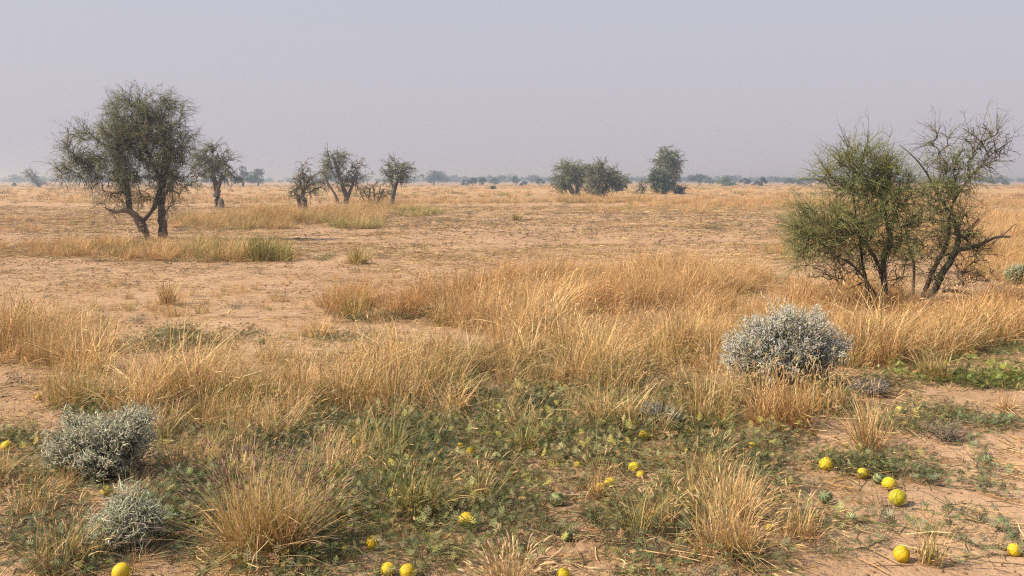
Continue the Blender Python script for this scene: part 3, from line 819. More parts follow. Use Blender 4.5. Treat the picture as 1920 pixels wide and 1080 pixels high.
def make_tree(name, label, cat, Y, trunks, clumps, twig=(0.35, 0.007), group=None, seed=1, tip_r=0.008, droop=0.25, up=0.25, sides=3, bark=BARK, subs=3, green=TGREEN, brown=TBROWN, ang=0.8, dens=0.40, wob=0.15):
    """trunks: polylines of (px, py, depth offset, radius); clumps: (px, py, rx, ry, branches, twigs, green share)"""
    global rng
    keep = rng; rng = np.random.default_rng(seed)
    k = Y / F
    base = at(trunks[0][0][0], trunks[0][0][1], Y)
    bx, by = base[0], base[1]; bz = H(bx, by)
    root = empty(name, (bx, by, bz)); tag(root, label, cat, group)
    org = np.array([bx, by, bz])
    dz = bz - base[2]
    nodes = []; fork = []
    for t in trunks:
        pts = []
        for (px, py, dy, r) in t:
            q = at(px, py, Y); pts.append([q[0], Y + dy, q[2] + dz, r])
        pts = smooth_line(pts, 5)
        pts[:, :2] += rng.normal(0, 0.12, (len(pts), 2)) * pts[:, 3:4]
        loc = pts[:, :3] - org
        if abs(t[0][1] - trunks[0][0][1]) < 14: loc[0, 2] = min(loc[0, 2], -0.12)
        mb = MB(); R = pts[:, 3] * (1 + rng.normal(0, 0.05, len(pts))); R[0] *= 1.25
        tubes(mb, loc[None], R[None], jit(bark, 1, 0.12), 9)
        mb.build('trunk', M_BARK, root, smooth=True)
        nodes.append(loc[len(loc) // 3:])
    NP = np.concatenate(nodes)
    PAR = np.full(len(NP), -1); isb = np.zeros(len(NP), bool)
    chains = []; cl_id = []
    for ci, (px, py, rx, ry, nb, ntw, gsh) in enumerate(clumps):
        c = at(px, py, Y) - org; c[2] += dz
        R3 = np.array([rx * k, max(min(rx, ry * 1.2) * k * 0.85, 0.1), ry * k])
        v = nrm(rng.normal(size=(nb, 3))) * (rng.random((nb, 1)) ** 0.45) * 0.92
        tg = c + v * R3
        tg[:, 2] = np.maximum(tg[:, 2], 0.08)
        order = np.argsort(np.min(np.linalg.norm(tg[:, None] - NP[None], axis=2), axis=1))
        for t in tg[order]:
            d = np.linalg.norm(NP - t, axis=1) + 0.7 * np.maximum(NP[:, 2] - t[2] + 0.1, 0) + 0.12 * rng.random(len(NP))
            s = int(np.argmin(d)); p0 = NP[s]; ln = np.linalg.norm(t - p0)
            if ln < 0.02: continue
            ctl = (p0 + t) / 2 + np.array([0, 0, 0.14 * ln]) + rng.normal(0, 0.12, 3) * ln
            m = 6; u = np.linspace(0, 1, m)[:, None]
            path = (1 - u) ** 2 * p0 + 2 * u * (1 - u) * ctl + u * u * t
            path[1:-1] += rng.normal(0, 0.035, (m - 2, 3)) * ln
            i0 = len(NP)
            NP = np.concatenate([NP, path[1:]]); PAR = np.concatenate([PAR, [s] + list(range(i0, i0 + m - 2))])
            isb = np.concatenate([isb, np.ones(m - 1, bool)])
            chains.append([s] + list(range(i0, i0 + m - 1))); cl_id += [ci] * (m - 1)
    cnt = np.ones(len(NP))
    for i in range(len(NP) - 1, -1, -1):
        if PAR[i] >= 0: cnt[PAR[i]] += cnt[i] * 0.35
    rad = tip_r * np.minimum(cnt, 60) ** 0.42
    mb = MB()
    CH = np.array(chains)
    RR = rad[CH]; RR[:, 0] = np.minimum(RR[:, 0], RR[:, 1] * 1.25); RR[:, -1] *= 0.6
    comp = {}; cid = []                               # branches that hang together make one limb
    for ch in chains:
        c_ = comp.get(ch[0], None)
        if c_ is None: c_ = ('t', ch[0])
        for q in ch[1:]: comp[q] = c_
        cid.append(c_)
    for c_ in dict.fromkeys(cid):
        mk = np.array([q == c_ for q in cid]); mb = MB()
        tubes(mb, NP[CH[mk]], RR[mk], jit(bark, mk.sum(), 0.15), 5)
        mb.build('limb', M_BARK, root, smooth=True)
    # twigs
    nb0 = len(NP) - len(cl_id); cl_id = np.array(cl_id)
    mb = MB()
    for ci, (px, py, rx, ry, nb, ntw, gsh) in enumerate(clumps):
        c = at(px, py, Y) - org; c[2] += dz
        R3 = np.array([rx * k, max(min(rx, ry * 1.2) * k * 0.85, 0.1), ry * k])
        ids = nb0 + np.nonzero(cl_id == ci)[0]
        ntw = max(int(ntw * dens), 4)
        if len(ids) == 0: continue
        inside = np.linalg.norm((NP[ids] - c) / R3, axis=1) < 1.15
        if inside.sum() > 3: ids = ids[inside]
        s = rng.choice(ids, ntw); p0 = NP[s] + rng.normal(0, 0.03, (ntw, 3)) * (k * rx)
        d = nrm((p0 - c) / R3) * 0.75 + rng.normal(0, ang, (ntw, 3)) + np.array([0, 0, up])
        d = nrm(d); l = twig[0] * rng.uniform(0.4, 1.25, ntw)
        kk = 5; P = np.zeros((ntw, kk, 3)); P[:, 0] = p0; dd = d.copy()
        for i in range(1, kk):
            dd = nrm(dd + rng.normal(0, wob, (ntw, 3)) + np.array([0, 0, -droop * 0.25 * i]))
            P[:, i] = P[:, i - 1] + dd * (l / (kk - 1))[:, None]
        P[:, :, 2] = np.maximum(P[:, :, 2], 0.02)
        isgreen = rng.random(ntw) < gsh
        C = np.where(isgreen[:, None], jit(green, ntw, 0.22, 0.08), jit(brown, ntw, 0.22))
        tr = twig[1] * rng.uniform(0.6, 1.3, (ntw, 1)) * np.array([[1, 0.85, 0.7, 0.5, 0.25]])
        tubes(mb, P, tr, C, sides)
        q = np.repeat(np.arange(ntw), subs); j = rng.integers(1, kk - 1, len(q))
        o = P[q, j]; dm = nrm(P[q, j + 1] - o); d2 = nrm(dm + rng.normal(0, 0.75, (len(q), 3))); l2 = l[q] * rng.uniform(0.2, 0.5, len(q))
        P2 = np.stack([o, o + d2 * (l2 * 0.5)[:, None], o + nrm(d2 + rng.normal(0, 0.3, d2.shape) + [0, 0, -droop * 0.5]) * l2[:, None]], 1)
        tubes(mb, P2, (tr[q, 0] * 0.7)[:, None] * np.array([[1, 0.8, 0.35]]), C[q] * rng.uniform(0.85, 1.15, (len(q), 1)), sides)
    cr = mb.build('crown', M_TWIG, root); cr['kind'] = 'stuff'
    rng = keep
    return root


# big tree at the left
Yl = gp(275, 452)[1]
make_tree('thorn_tree', 'large spreading grey green thorn tree with forked leaning trunk at the left', 'tree', Yl,
          [[(278, 453, 0, 0.09), (262, 420, 0.1, 0.078), (240, 398, 0.15, 0.07), (236, 372, 0.2, 0.07), (232, 340, 0.1, 0.07), (215, 290, 0, 0.05)],
           [(296, 450, 0.3, 0.10), (296, 410, 0.3, 0.092), (294, 375, 0.35, 0.085), (300, 330, 0.3, 0.10), (306, 280, 0.2, 0.08), (300, 235, 0, 0.05)],
           [(307, 442, 0.1, 0.06), (308, 420, 0.05, 0.05), (306, 408, 0.0, 0.035)],
           [(268, 436, -0.1, 0.08), (258, 408, -0.15, 0.075), (242, 398, -0.2, 0.06), (222, 400, -0.25, 0.035), (205, 392, -0.3, 0.015)],
           [(262, 422, 0.1, 0.06), (276, 405, 0.2, 0.045), (285, 385, 0.3, 0.06), (290, 360, 0.3, 0.05)],
           [(297, 385, 0.3, 0.055), (306, 370, 0.1, 0.045), (316, 361, -0.05, 0.03)],
           [(296, 350, 0.3, 0.06), (270, 300, 0.5, 0.05), (250, 250, 0.4, 0.03)]],
          [(262, 210, 60, 46, 46, 1000, 0.65), (255, 240, 76, 40, 40, 700, 0.65), (285, 262, 50, 60, 44, 900, 0.55), (325, 250, 46, 62, 44, 900, 0.5), (195, 272, 62, 52, 50, 1150, 0.7), (145, 308, 42, 40, 30, 560, 0.45),
           (205, 338, 56, 38, 34, 760, 0.45), (270, 325, 56, 58, 44, 1050, 0.6), (330, 332, 42, 46, 30, 640, 0.4), (255, 280, 58, 50, 34, 760, 0.6),
           (122, 325, 26, 24, 10, 90, 0.2), (128, 258, 24, 22, 5, 14, 0.0), (200, 385, 34, 18, 6, 70, 0.2), (320, 385, 22, 22, 6, 60, 0.2)],
          twig=(0.50, 0.0056), seed=5, tip_r=0.0085, droop=0.22, up=0.2, sides=3, dens=0.60, green=[0.21, 0.235, 0.115], brown=[0.225, 0.185, 0.125])

# two bushy trees at the right
Yr = gp(1655, 584)[1]
make_tree('thorn_shrub_tree', 'bushy bright green thorn tree left of the pair behind the silver shrub', 'tree', Yr,
          [[(1660, 586, 0, 0.038), (1658, 540, 0, 0.035), (1660, 490, 0.05, 0.034), (1675, 462, 0.1, 0.030), (1672, 430, 0.1, 0.024), (1655, 385, 0, 0.016), (1640, 330, 0, 0.010)],
           [(1655, 515, 0, 0.022), (1630, 478, -0.1, 0.020), (1600, 440, -0.15, 0.015), (1560, 410, -0.2, 0.010)],
           [(1642, 580, 0.15, 0.020), (1630, 510, 0.2, 0.018), (1622, 440, 0.2, 0.014), (1612, 380, 0.2, 0.010), (1605, 320, 0.1, 0.006)],
           [(1650, 575, -0.1, 0.015), (1600, 510, -0.2, 0.013), (1555, 480, -0.25, 0.008), (1520, 470, -0.3, 0.005)],
           [(1672, 440, 0.1, 0.016), (1695, 390, 0.2, 0.012), (1700, 340, 0.2, 0.007)]],
          [(1612, 335, 66, 52, 80, 640, 0.85), (1672, 360, 50, 66, 60, 460, 0.8), (1560, 425, 80, 52, 70, 560, 0.9), (1525, 445, 56, 34, 34, 300, 0.9),
           (1640, 430, 66, 50, 50, 360, 0.75), (1600, 480, 80, 40, 36, 170, 0.5), (1692, 430, 34, 50, 22, 150, 0.7), (1545, 335, 30, 34, 10, 30, 0.5), (1606, 282, 46, 26, 22, 110, 0.8),
           (1620, 520, 80, 30, 30, 50, 0.2), (1508, 490, 30, 30, 12, 60, 0.7), (1560, 500, 64, 36, 24, 60, 0.3), (1690, 490, 50, 44, 24, 50, 0.3)],
          twig=(0.36, 0.0034), seed=8, tip_r=0.0042, droop=0.05, up=0.45, sides=3, subs=3, green=[0.235, 0.26, 0.095], brown=[0.19, 0.155, 0.08], bark=[0.10, 0.08, 0.066], ang=0.7, dens=0.85, wob=0.06)
make_tree('thorn_shrub_tree', 'open thorn tree with bare leaning branches right of the pair behind the silver shrub', 'tree', Yr + 0.9,
          [[(1742, 566, 0, 0.042), (1768, 515, 0, 0.042), (1797, 470, 0.05, 0.038), (1798, 435, 0.05, 0.032), (1785, 405, 0.05, 0.024), (1755, 360, 0, 0.015), (1730, 320, -0.05, 0.010), (1700, 290, -0.1, 0.006), (1680, 274, -0.1, 0.004)],
           [(1735, 562, 0.1, 0.030), (1760, 508, 0.15, 0.030), (1785, 460, 0.15, 0.026), (1790, 420, 0.15, 0.022), (1795, 380, 0.1, 0.014), (1830, 330, 0.1, 0.010), (1868, 290, 0.1, 0.007), (1905, 264, 0.1, 0.004)],
           [(1800, 470, 0, 0.026), (1825, 462, -0.1, 0.022), (1855, 446, -0.15, 0.017), (1880, 444, -0.2, 0.012)],
           [(1866, 443, -0.17, 0.008), (1878, 430, -0.2, 0.006), (1890, 420, -0.2, 0.003)],
           [(1862, 295, 0.1, 0.009), (1840, 265, 0.05, 0.007), (1805, 242, 0, 0.004)],
           [(1718, 562, 0.1, 0.018), (1722, 500, 0.15, 0.016), (1715, 460, 0.2, 0.012), (1705, 420, 0.2, 0.008)],
           [(1760, 545, -0.1, 0.024), (1785, 545, -0.2, 0.022), (1802, 550, -0.3, 0.016)]],
          [(1785, 325, 58, 48, 56, 320, 0.75), (1825, 295, 50, 44, 36, 70, 0.3), (1848, 265, 54, 34, 34, 40, 0.05), (1758, 390, 54, 44, 44, 250, 0.7), (1740, 450, 56, 46, 36, 220, 0.5),
           (1800, 440, 44, 54, 28, 220, 0.5), (1830, 490, 46, 40, 16, 60, 0.2), (1730, 500, 56, 46, 26, 90, 0.25), (1790, 520, 50, 26, 16, 40, 0.2), (1775, 265, 40, 30, 12, 80, 0.5), (1870, 300, 24, 30, 8, 22, 0.0), (1840, 520, 44, 20, 9, 40, 0.2)],
          twig=(0.32, 0.0034), seed=9, tip_r=0.0042, droop=0.05, up=0.35, sides=3, subs=3, green=[0.225, 0.245, 0.095], brown=[0.17, 0.135, 0.09], bark=[0.10, 0.08, 0.066], ang=0.7, dens=0.95, wob=0.06)

# trees of the middle distance
Y = gp(411, 391)[1]
make_tree('thorn_tree', 'small round topped thorn tree just right of the large left tree', 'tree', Y,
          [[(411, 391, 0, 0.22), (407, 372, 0, 0.19), (405, 352, 0.1, 0.17), (400, 335, 0.1, 0.14), (398, 315, 0, 0.10)], [(407, 365, 0, 0.13), (410, 350, 0, 0.11), (416, 330, 0, 0.08)], [(414, 388, -0.1, 0.2), (416, 380, -0.1, 0.18), (414, 374, -0.1, 0.1)]],
          [(402, 296, 34, 26, 40, 620, 0.6), (385, 312, 26, 26, 22, 300, 0.5), (424, 308, 24, 28, 22, 260, 0.25), (400, 330, 32, 18, 14, 120, 0.2), (432, 330, 14, 22, 7, 50, 0.1), (368, 335, 14, 20, 6, 40, 0.2)],
          twig=(0.75, 0.017), seed=21, tip_r=0.02, droop=0.45, up=0.1)
Y = gp(571, 398)[1]
make_tree('thorn_tree', 'nearly bare twin stemmed thorn tree, leftmost of the central row', 'tree', Y,
          [[(571, 398, 0, 0.15), (570, 380, 0, 0.13), (567, 365, 0, 0.11), (572, 345, 0, 0.08), (566, 322, 0, 0.05)], [(563, 396, 0.2, 0.12), (558, 372, 0.2, 0.09), (553, 358, 0.2, 0.08), (562, 343, 0.2, 0.06), (556, 335, 0.1, 0.04)]],
          [(570, 325, 22, 22, 30, 170, 0.12), (560, 345, 22, 22, 24, 140, 0.1), (588, 345, 18, 24, 20, 210, 0.3), (566, 365, 30, 16, 14, 80, 0.2)],
          twig=(0.6, 0.013), seed=22, tip_r=0.020, droop=0.35, up=0.15)
Y = gp(640, 382)[1]
make_tree('thorn_tree', 'taller thorn tree with several fanned stems in the central row', 'tree', Y,
          [[(649, 382, 0, 0.18), (648, 365, 0, 0.16), (640, 340, 0, 0.12), (632, 315, 0, 0.09), (625, 295, 0, 0.06)], [(648, 380, 0.2, 0.14), (655, 360, 0.2, 0.11), (662, 340, 0.2, 0.08), (668, 320, 0.2, 0.05)], [(637, 384, -0.4, 0.11), (630, 365, -0.4, 0.09), (618, 345, -0.4, 0.07), (612, 330, -0.4, 0.05)]],
          [(628, 303, 24, 20, 34, 480, 0.7), (645, 318, 24, 24, 26, 240, 0.4), (668, 320, 20, 24, 26, 170, 0.12), (610, 330, 22, 24, 26, 260, 0.45), (640, 345, 34, 20, 24, 170, 0.2), (668, 345, 16, 18, 12, 70, 0.1)],
          twig=(0.75, 0.017), seed=23, tip_r=0.024, droop=0.4, up=0.15)
Y = gp(699, 388)[1]
make_tree('thorn_shrub', 'low leafless many stemmed thorn shrub between the two round trees of the central row', 'shrub', Y,
          [[(695, 387, 0, 0.08), (692, 370, 0, 0.06), (694, 350, 0, 0.04)], [(702, 388, 0.2, 0.08), (712, 370, 0.2, 0.05), (720, 352, 0.2, 0.03)], [(699, 388, 0, 0.07), (702, 372, 0, 0.05), (700, 350, 0, 0.03)], [(698, 388, -0.2, 0.06), (684, 374, -0.2, 0.04), (676, 360, -0.2, 0.03)]],
          [(700, 352, 30, 18, 46, 200, 0.1), (682, 365, 18, 14, 14, 60, 0.1), (718, 362, 18, 16, 16, 70, 0.1)],
          twig=(0.5, 0.014), seed=24, tip_r=0.018, droop=0.3)
Y = gp(734, 387)[1]
make_tree('thorn_tree', 'round headed thorn tree on a thin leaning trunk, rightmost of the central row', 'tree', Y,
          [[(733, 388, 0, 0.15), (736, 370, 0, 0.13), (741, 352, 0, 0.11), (748, 335, 0, 0.07), (752, 320, 0, 0.05)], [(738, 362, 0, 0.08), (735, 345, 0, 0.06), (732, 330, 0, 0.05)]],
          [(745, 318, 26, 20, 40, 560, 0.55), (735, 330, 18, 16, 18, 160, 0.4), (762, 325, 14, 16, 12, 110, 0.3), (748, 345, 18, 10, 8, 50, 0.2)],
          twig=(0.6, 0.016), seed=25, tip_r=0.02, droop=0.25, up=0.2)
Y = gp(1078, 367)[1]
make_tree('thorn_tree', 'umbrella shaped green thorn tree on bent stems, left of the middle pair', 'tree', Y,
          [[(1077, 367, 0, 0.3), (1070, 355, 0, 0.26), (1062, 346, 0, 0.2), (1056, 338, 0, 0.14)], [(1084, 367, 0.5, 0.28), (1083, 355, 0.5, 0.24), (1086, 342, 0.5, 0.16), (1080, 325, 0.5, 0.1)]],
          [(1078, 318, 28, 20, 40, 760, 0.75), (1055, 332, 24, 18, 28, 460, 0.75), (1088, 332, 14, 16, 16, 220, 0.6), (1045, 345, 14, 12, 10, 130, 0.5)],
          twig=(1.1, 0.034), seed=26, dens=0.5, tip_r=0.04, droop=0.45, up=0.1)
Y = gp(1120, 370)[1]
make_tree('thorn_tree', 'dense dome shaped thorn tree touching the umbrella shaped one on its right', 'tree', Y,
          [[(1120, 371, 0, 0.3), (1120, 358, 0, 0.25), (1122, 340, 0, 0.15)], [(1122, 371, 0.3, 0.2), (1132, 358, 0.3, 0.15), (1142, 345, 0.3, 0.1)]],
          [(1128, 328, 28, 20, 40, 760, 0.65), (1122, 345, 28, 18, 30, 420, 0.55), (1148, 340, 20, 18, 18, 260, 0.5), (1112, 360, 22, 9, 10, 110, 0.3), (1112, 346, 12, 16, 8, 90, 0.6)],
          twig=(1.0, 0.032), seed=27, dens=0.5, tip_r=0.04, droop=0.25, up=0.2)
Y = gp(1257, 362)[1]
make_tree('thorn_tree', 'tall narrow thorn tree rising behind the rounded green shrub', 'tree', Y,
          [[(1262, 363, 0, 0.4), (1260, 350, 0, 0.34), (1264, 335, 0, 0.28), (1258, 315, 0, 0.2), (1250, 300, 0, 0.12)], [(1254, 363, 0, 0.25), (1252, 345, 0, 0.2), (1244, 325, 0, 0.12)]],
          [(1252, 298, 22, 14, 34, 560, 0.6), (1264, 315, 12, 24, 22, 400, 0.55), (1258, 338, 14, 18, 18, 300, 0.5), (1236, 312, 9, 12, 8, 90, 0.5)],
          twig=(1.3, 0.042), seed=28, dens=0.5, tip_r=0.05, droop=0.35, up=0.15)
Y = gp(1240, 363)[1] - 6
make_tree('thorn_shrub', 'rounded green shrub in front of the tall narrow tree', 'shrub', Y,
          [[(1243, 364, 0, 0.25), (1242, 352, 0, 0.2), (1240, 338, 0, 0.12)], [(1236, 364, 0, 0.2), (1230, 352, 0, 0.15), (1226, 342, 0, 0.1)]],
          [(1240, 330, 20, 14, 30, 520, 0.95), (1230, 345, 15, 16, 24, 420, 0.9), (1248, 347, 16, 14, 18, 300, 0.9)],
          twig=(0.9, 0.040), seed=29, dens=0.5, tip_r=0.05, droop=0.25, up=0.2, green=[0.085, 0.13, 0.05])
Y = gp(1275, 364)[1]
make_tree('thorn_shrub', 'low dark mound of a shrub at the foot of the tall narrow tree', 'shrub', Y,
          [[(1277, 365, 0, 0.12), (1277, 360, 0, 0.1), (1277, 356, 0, 0.06)]],
          [(1277, 359, 12, 8, 24, 420, 0.4)], twig=(0.6, 0.030), seed=30, tip_r=0.03, droop=0.2, brown=[0.06, 0.06, 0.05], green=[0.05, 0.07, 0.04])
Y = gp(1203, 364)[1]
make_tree('thorn_shrub', 'small sparse shrub left of the rounded green shrub', 'shrub', Y,
          [[(1205, 367, 0, 0.12), (1204, 358, 0, 0.1), (1203, 350, 0, 0.06)]],
          [(1205, 352, 14, 10, 20, 150, 0.6), (1198, 362, 10, 6, 8, 60, 0.3)], twig=(0.8, 0.030), seed=31, tip_r=0.03, droop=0.2)
Y = gp(1157, 358)[1]
make_tree('thorn_tree', 'hazy rounded tree half hidden behind the dome shaped tree', 'tree', Y,
          [[(1160, 359, 0, 0.4), (1160, 350, 0, 0.3), (1160, 340, 0, 0.2)]],
          [(1160, 340, 18, 15, 26, 520, 0.6), (1150, 345, 12, 12, 12, 200, 0.6)], twig=(1.4, 0.06), seed=32, tip_r=0.07, droop=0.3)
Y = gp(68, 352)[1]
make_tree('thorn_tree', 'small hazy leaning tree at the far left edge of the plain', 'tree', Y,
          [[(76, 351, 0, 0.3), (68, 342, 0, 0.28), (61, 335, 0, 0.22), (56, 326, 0, 0.14)]],
          [(56, 325, 14, 12, 26, 300, 0.4), (64, 335, 11, 9, 14, 150, 0.4), (80, 346, 14, 5, 14, 160, 0.2)], twig=(1.3, 0.045), seed=33, tip_r=0.06, droop=0.2)


# ------------------------------------------------------------------ the hazy tree line
def crown_pts(n, lobes):
    wts = np.array([l[3] * l[4] * l[5] for l in lobes]); i = rng.choice(len(lobes), n, p=wts / wts.sum())
    L_ = np.array(lobes)[i]
    v = nrm(rng.normal(size=(n, 3))) * (rng.random((n, 1)) ** 0.33)
    return L_[:, :3] + v * L_[:, 3:6]


def leaf_quads(mb, P, size, col):
    n = len(P); u = nrm(rng.normal(size=(n, 3))); v = nrm(np.cross(u, rng.normal(size=(n, 3))))
    s = size * rng.uniform(0.5, 1.4, (n, 1))
    V = np.stack([P - u * s, P - v * s * 0.6, P + u * s, P + v * s * 0.6], 1)
    mb.add(V, Q=np.arange(n * 4).reshape(n, 4), C=np.repeat(col[:, None, :], 4, 1))


FARG = [0.06, 0.082, 0.042]


def far_tree(label, px, py, wpx, hpx, seed, cat='tree', green=FARG, name='far_tree', group='hazy trees along the horizon'):
    global rng
    keep = rng; rng = np.random.default_rng(seed)
    x, y = gp(px, py); k = y / F; W = wpx * k * 1.15; Ht = hpx * k * 1.15
    root = empty(name, (x, y, 0)); tag(root, label, cat, group)
    low = 0.0 if cat == 'shrub' else 0.10
    mb = MB()
    for j in range(3 if cat == 'tree' else 2):
        a = rng.normal(0, 0.12 * W)
        L_ = smooth_line([[a * 0.3, 0, -0.2], [a * 0.6, rng.normal(0, 0.1), Ht * 0.2], [a, rng.normal(0, 0.3), Ht * 0.6]], 4)
        tubes(mb, L_[None], np.linspace(0.03, 0.01, len(L_))[None] * Ht, jit(BARK, 1), 6)
    mb.build('trunk', M_BARK, root, smooth=True)
    lobes = []
    for j in range(10):
        lx = rng.uniform(-0.36, 0.36) * W; lz = Ht * rng.uniform(low + 0.22, 0.80) * (1 - 0.5 * (lx / (0.5 * W)) ** 2)
        lobes.append((lx, rng.normal(0, 0.15) * W, lz, W * rng.uniform(0.15, 0.24), W * 0.2, Ht * rng.uniform(0.13, 0.21)))
    lobes.append((0, 0, Ht * 0.78, W * 0.2, W * 0.2, Ht * 0.2))
    P = crown_pts(900, lobes); mb = MB(); leaf_quads(mb, P, 0.035 * (W + Ht) / 2 + 0.05, jit(green, len(P), 0.25, 0.08))
    c = mb.build('crown', M_FAR, root); c['kind'] = 'stuff'
    rng = keep


FT = [
    ('dark rounded tree on the skyline just right of the small round topped tree', 456, 350, 34, 34, 'tree', FARG),
    ('dark broad tree on the skyline, right one of two between the left and central rows', 484, 350, 32, 30, 'tree', FARG),
    ('broad pale blue tree on the skyline right of the central row', 812, 346, 50, 24, 'tree', FARG),
    ('tallest blue grey tree of the skyline clump right of the central row', 815, 347, 22, 23, 'tree', FARG),
    ('small round bush on the skyline left of the pale gap', 871, 348, 13, 10, 'shrub', FARG),
    ('dark fan shaped bush on the skyline left of centre', 886, 349, 19, 15, 'shrub', [0.05, 0.07, 0.04]),
    ('vase shaped dark bush beside the fan shaped bush', 905, 349, 15, 15, 'shrub', [0.06, 0.085, 0.04]),
    ('pale blue bush right of the vase shaped bush', 927, 347, 18, 13, 'shrub', FARG),
    ('upright dark tree on the skyline left of the middle pair', 968, 347, 14, 17, 'tree', FARG),
    ('low dark bush at the foot of the upright dark tree', 982, 349, 15, 9, 'shrub', [0.05, 0.065, 0.045]),
    ('pale rounded tree left of the umbrella shaped tree', 1012, 348, 18, 12, 'tree', FARG),
    ('low grey bush in the far grass below the skyline left of centre', 923, 356, 14, 7, 'shrub', [0.10, 0.11, 0.07]),
    ('broad blue grey tree right of the tall narrow tree', 1311, 348, 34, 20, 'tree', FARG),
    ('second blue grey tree right of the tall narrow tree', 1330, 347, 18, 14, 'tree', FARG),
    ('bright green domed bush on the skyline right of centre', 1361, 350, 34, 17, 'shrub', [0.12, 0.165, 0.05]),
    ('small dark round tree right of the bright green bush', 1397, 349, 20, 14, 'tree', [0.055, 0.07, 0.045]),
    ('low dark bush left of the upright skyline tree', 1419, 349, 18, 9, 'shrub', [0.055, 0.07, 0.045]),
    ('upright dark skyline tree right of the low dark bush', 1431, 350, 14, 16, 'tree', [0.05, 0.07, 0.045]),
    ('pale green skyline tree left of the bushy thorn tree', 1480, 347, 20, 12, 'tree', FARG),
    ('grey green bush seen through the thin twigs left of the bushy thorn tree', 1507, 348, 26, 14, 'shrub', FARG),
    ('dark small tree seen through twigs of the bushy thorn tree', 1540, 348, 18, 17, 'tree', [0.05, 0.06, 0.05]),
    ('green rounded tree seen through the gap between the two thorn trees at the right', 1700, 349, 34, 22, 'tree', FARG),
    ('hazy bush at the right edge of the skyline', 1885, 348, 14, 9, 'shrub', FARG),
    ('hazy tree right of the open thorn tree', 1858, 347, 20, 12, 'tree', FARG),
    ('small dark bush in the far grass at the left edge', 27, 350, 10, 7, 'shrub', [0.07, 0.085, 0.05]),
]
for i, (lb, px, py, wpx, hpx, cat, g) in enumerate(FT):
    far_tree(lb, px, py, wpx, hpx, 300 + i, cat, g, 'far_tree' if cat == 'tree' else 'far_bush')

# the wood behind them, one pale mass
mb = MB(); r2 = np.random.default_rng(77); keep = rng; rng = r2
for i in range(520):
    y = rng.uniform(560, 1000); px = rng.uniform(-200, 2120)
    x = (px - 960) * y / F
    dn = fbm(np.array([px / 90.0]), np.array([y / 250.0]), 44)[0]
    if dn < 0.36: continue
    W = rng.uniform(4, 9); Ht = min(rng.uniform(3.2, 6.2) * (0.6 + dn * 0.8), 6.4)
    lobes = [(x + rng.normal(0, 0.3) * W, y + rng.normal(0, 1), Ht * rng.uniform(0.35, 0.75), W * 0.32, W * 0.3, Ht * 0.26) for _ in range(5)]
    P = crown_pts(150, lobes); leaf_quads(mb, P, 0.55, jit(FARG, len(P), 0.2))
    tr = smooth_line([[x, y, -0.3], [x, y, Ht * 0.5]], 2); tubes(mb, tr[None], np.full((1, 3), 0.15), jit(BARK, 1), 4)
rng = keep
wd_o = mb.build('far_woodland', M_FAR); tag(wd_o, 'pale blue strip of hazy woodland along the horizon', 'woodland', kind='stuff')


# ------------------------------------------------------------------ grass tussocks that stand apart
def tussock(label, px, py, wpx, hpx, n, cols, wts, stalks=0.25, hc=None, hw=None, lean=(0.15, 0), tilt=0.4, bend=0.6, wd=0.0042, base=RUSSET, hl=0.04, hr=0.0030, seed=1, keep_h=0.8, cat='grass tussock', name='grass_tussock', rbf=0.16):
    global rng
    kp = rng; rng = np.random.default_rng(seed)
    x, y = gp(px, py); k = y / F; Ht = hpx * k; W = wpx * k
    z = H(x, y)
    root = empty(name, (x, y, z)); tag(root, label, cat)
    mb = MB(); rb = W * rbf
    # several crowns of blades
    nc_ = 8
    for j in range(nc_):
        sub = MB(); a = rng.random() * math.tau; r = rb * 1.3 * math.sqrt(rng.random())
        lj = (lean[0] + rng.normal(0, 0.28), lean[1] + rng.normal(0, 0.2)); hj = rng.uniform(0.55, 1.05)
        blades(sub, n // nc_, rb * 0.5, Ht * 0.85 * hj, 0.4, tilt * rng.uniform(0.6, 1.2), bend, wd, cols, wts, lean=lj, base_dark=base, cs=0.22)
        blades(sub, n // nc_ // 3, rb * 0.6, Ht * 0.45, 0.4, tilt * 2, bend * 1.5, wd, [DEAD, OCHRE, RUSSET], [2, 2, 1.5], lean=lean)
        for V_, C_ in zip(sub.v, sub.c): V_[:, 0] += r * math.cos(a); V_[:, 1] += r * math.sin(a)
        off = mb.n
        mb.v += sub.v; mb.c += sub.c; mb.q += [q + off for q in sub.q]; mb.n += sub.n
    o = mb.build('blades', M_GRASS, root); o['kind'] = 'stuff'
    mb = MB(); ns = int(n * stalks)
    P, _ = blades(mb, ns, rb * 0.8, Ht * 1.0, 0.18, tilt * 0.9, bend * 0.6, wd * 0.7, cols, wts, lean=lean)
    heads(mb, P, hl, hr, hc or [STRAW, PALE], hw or [2, 1], keep=keep_h)
    o = mb.build('seed_stalks', M_GRASS, root); o['kind'] = 'stuff'
    rng = kp


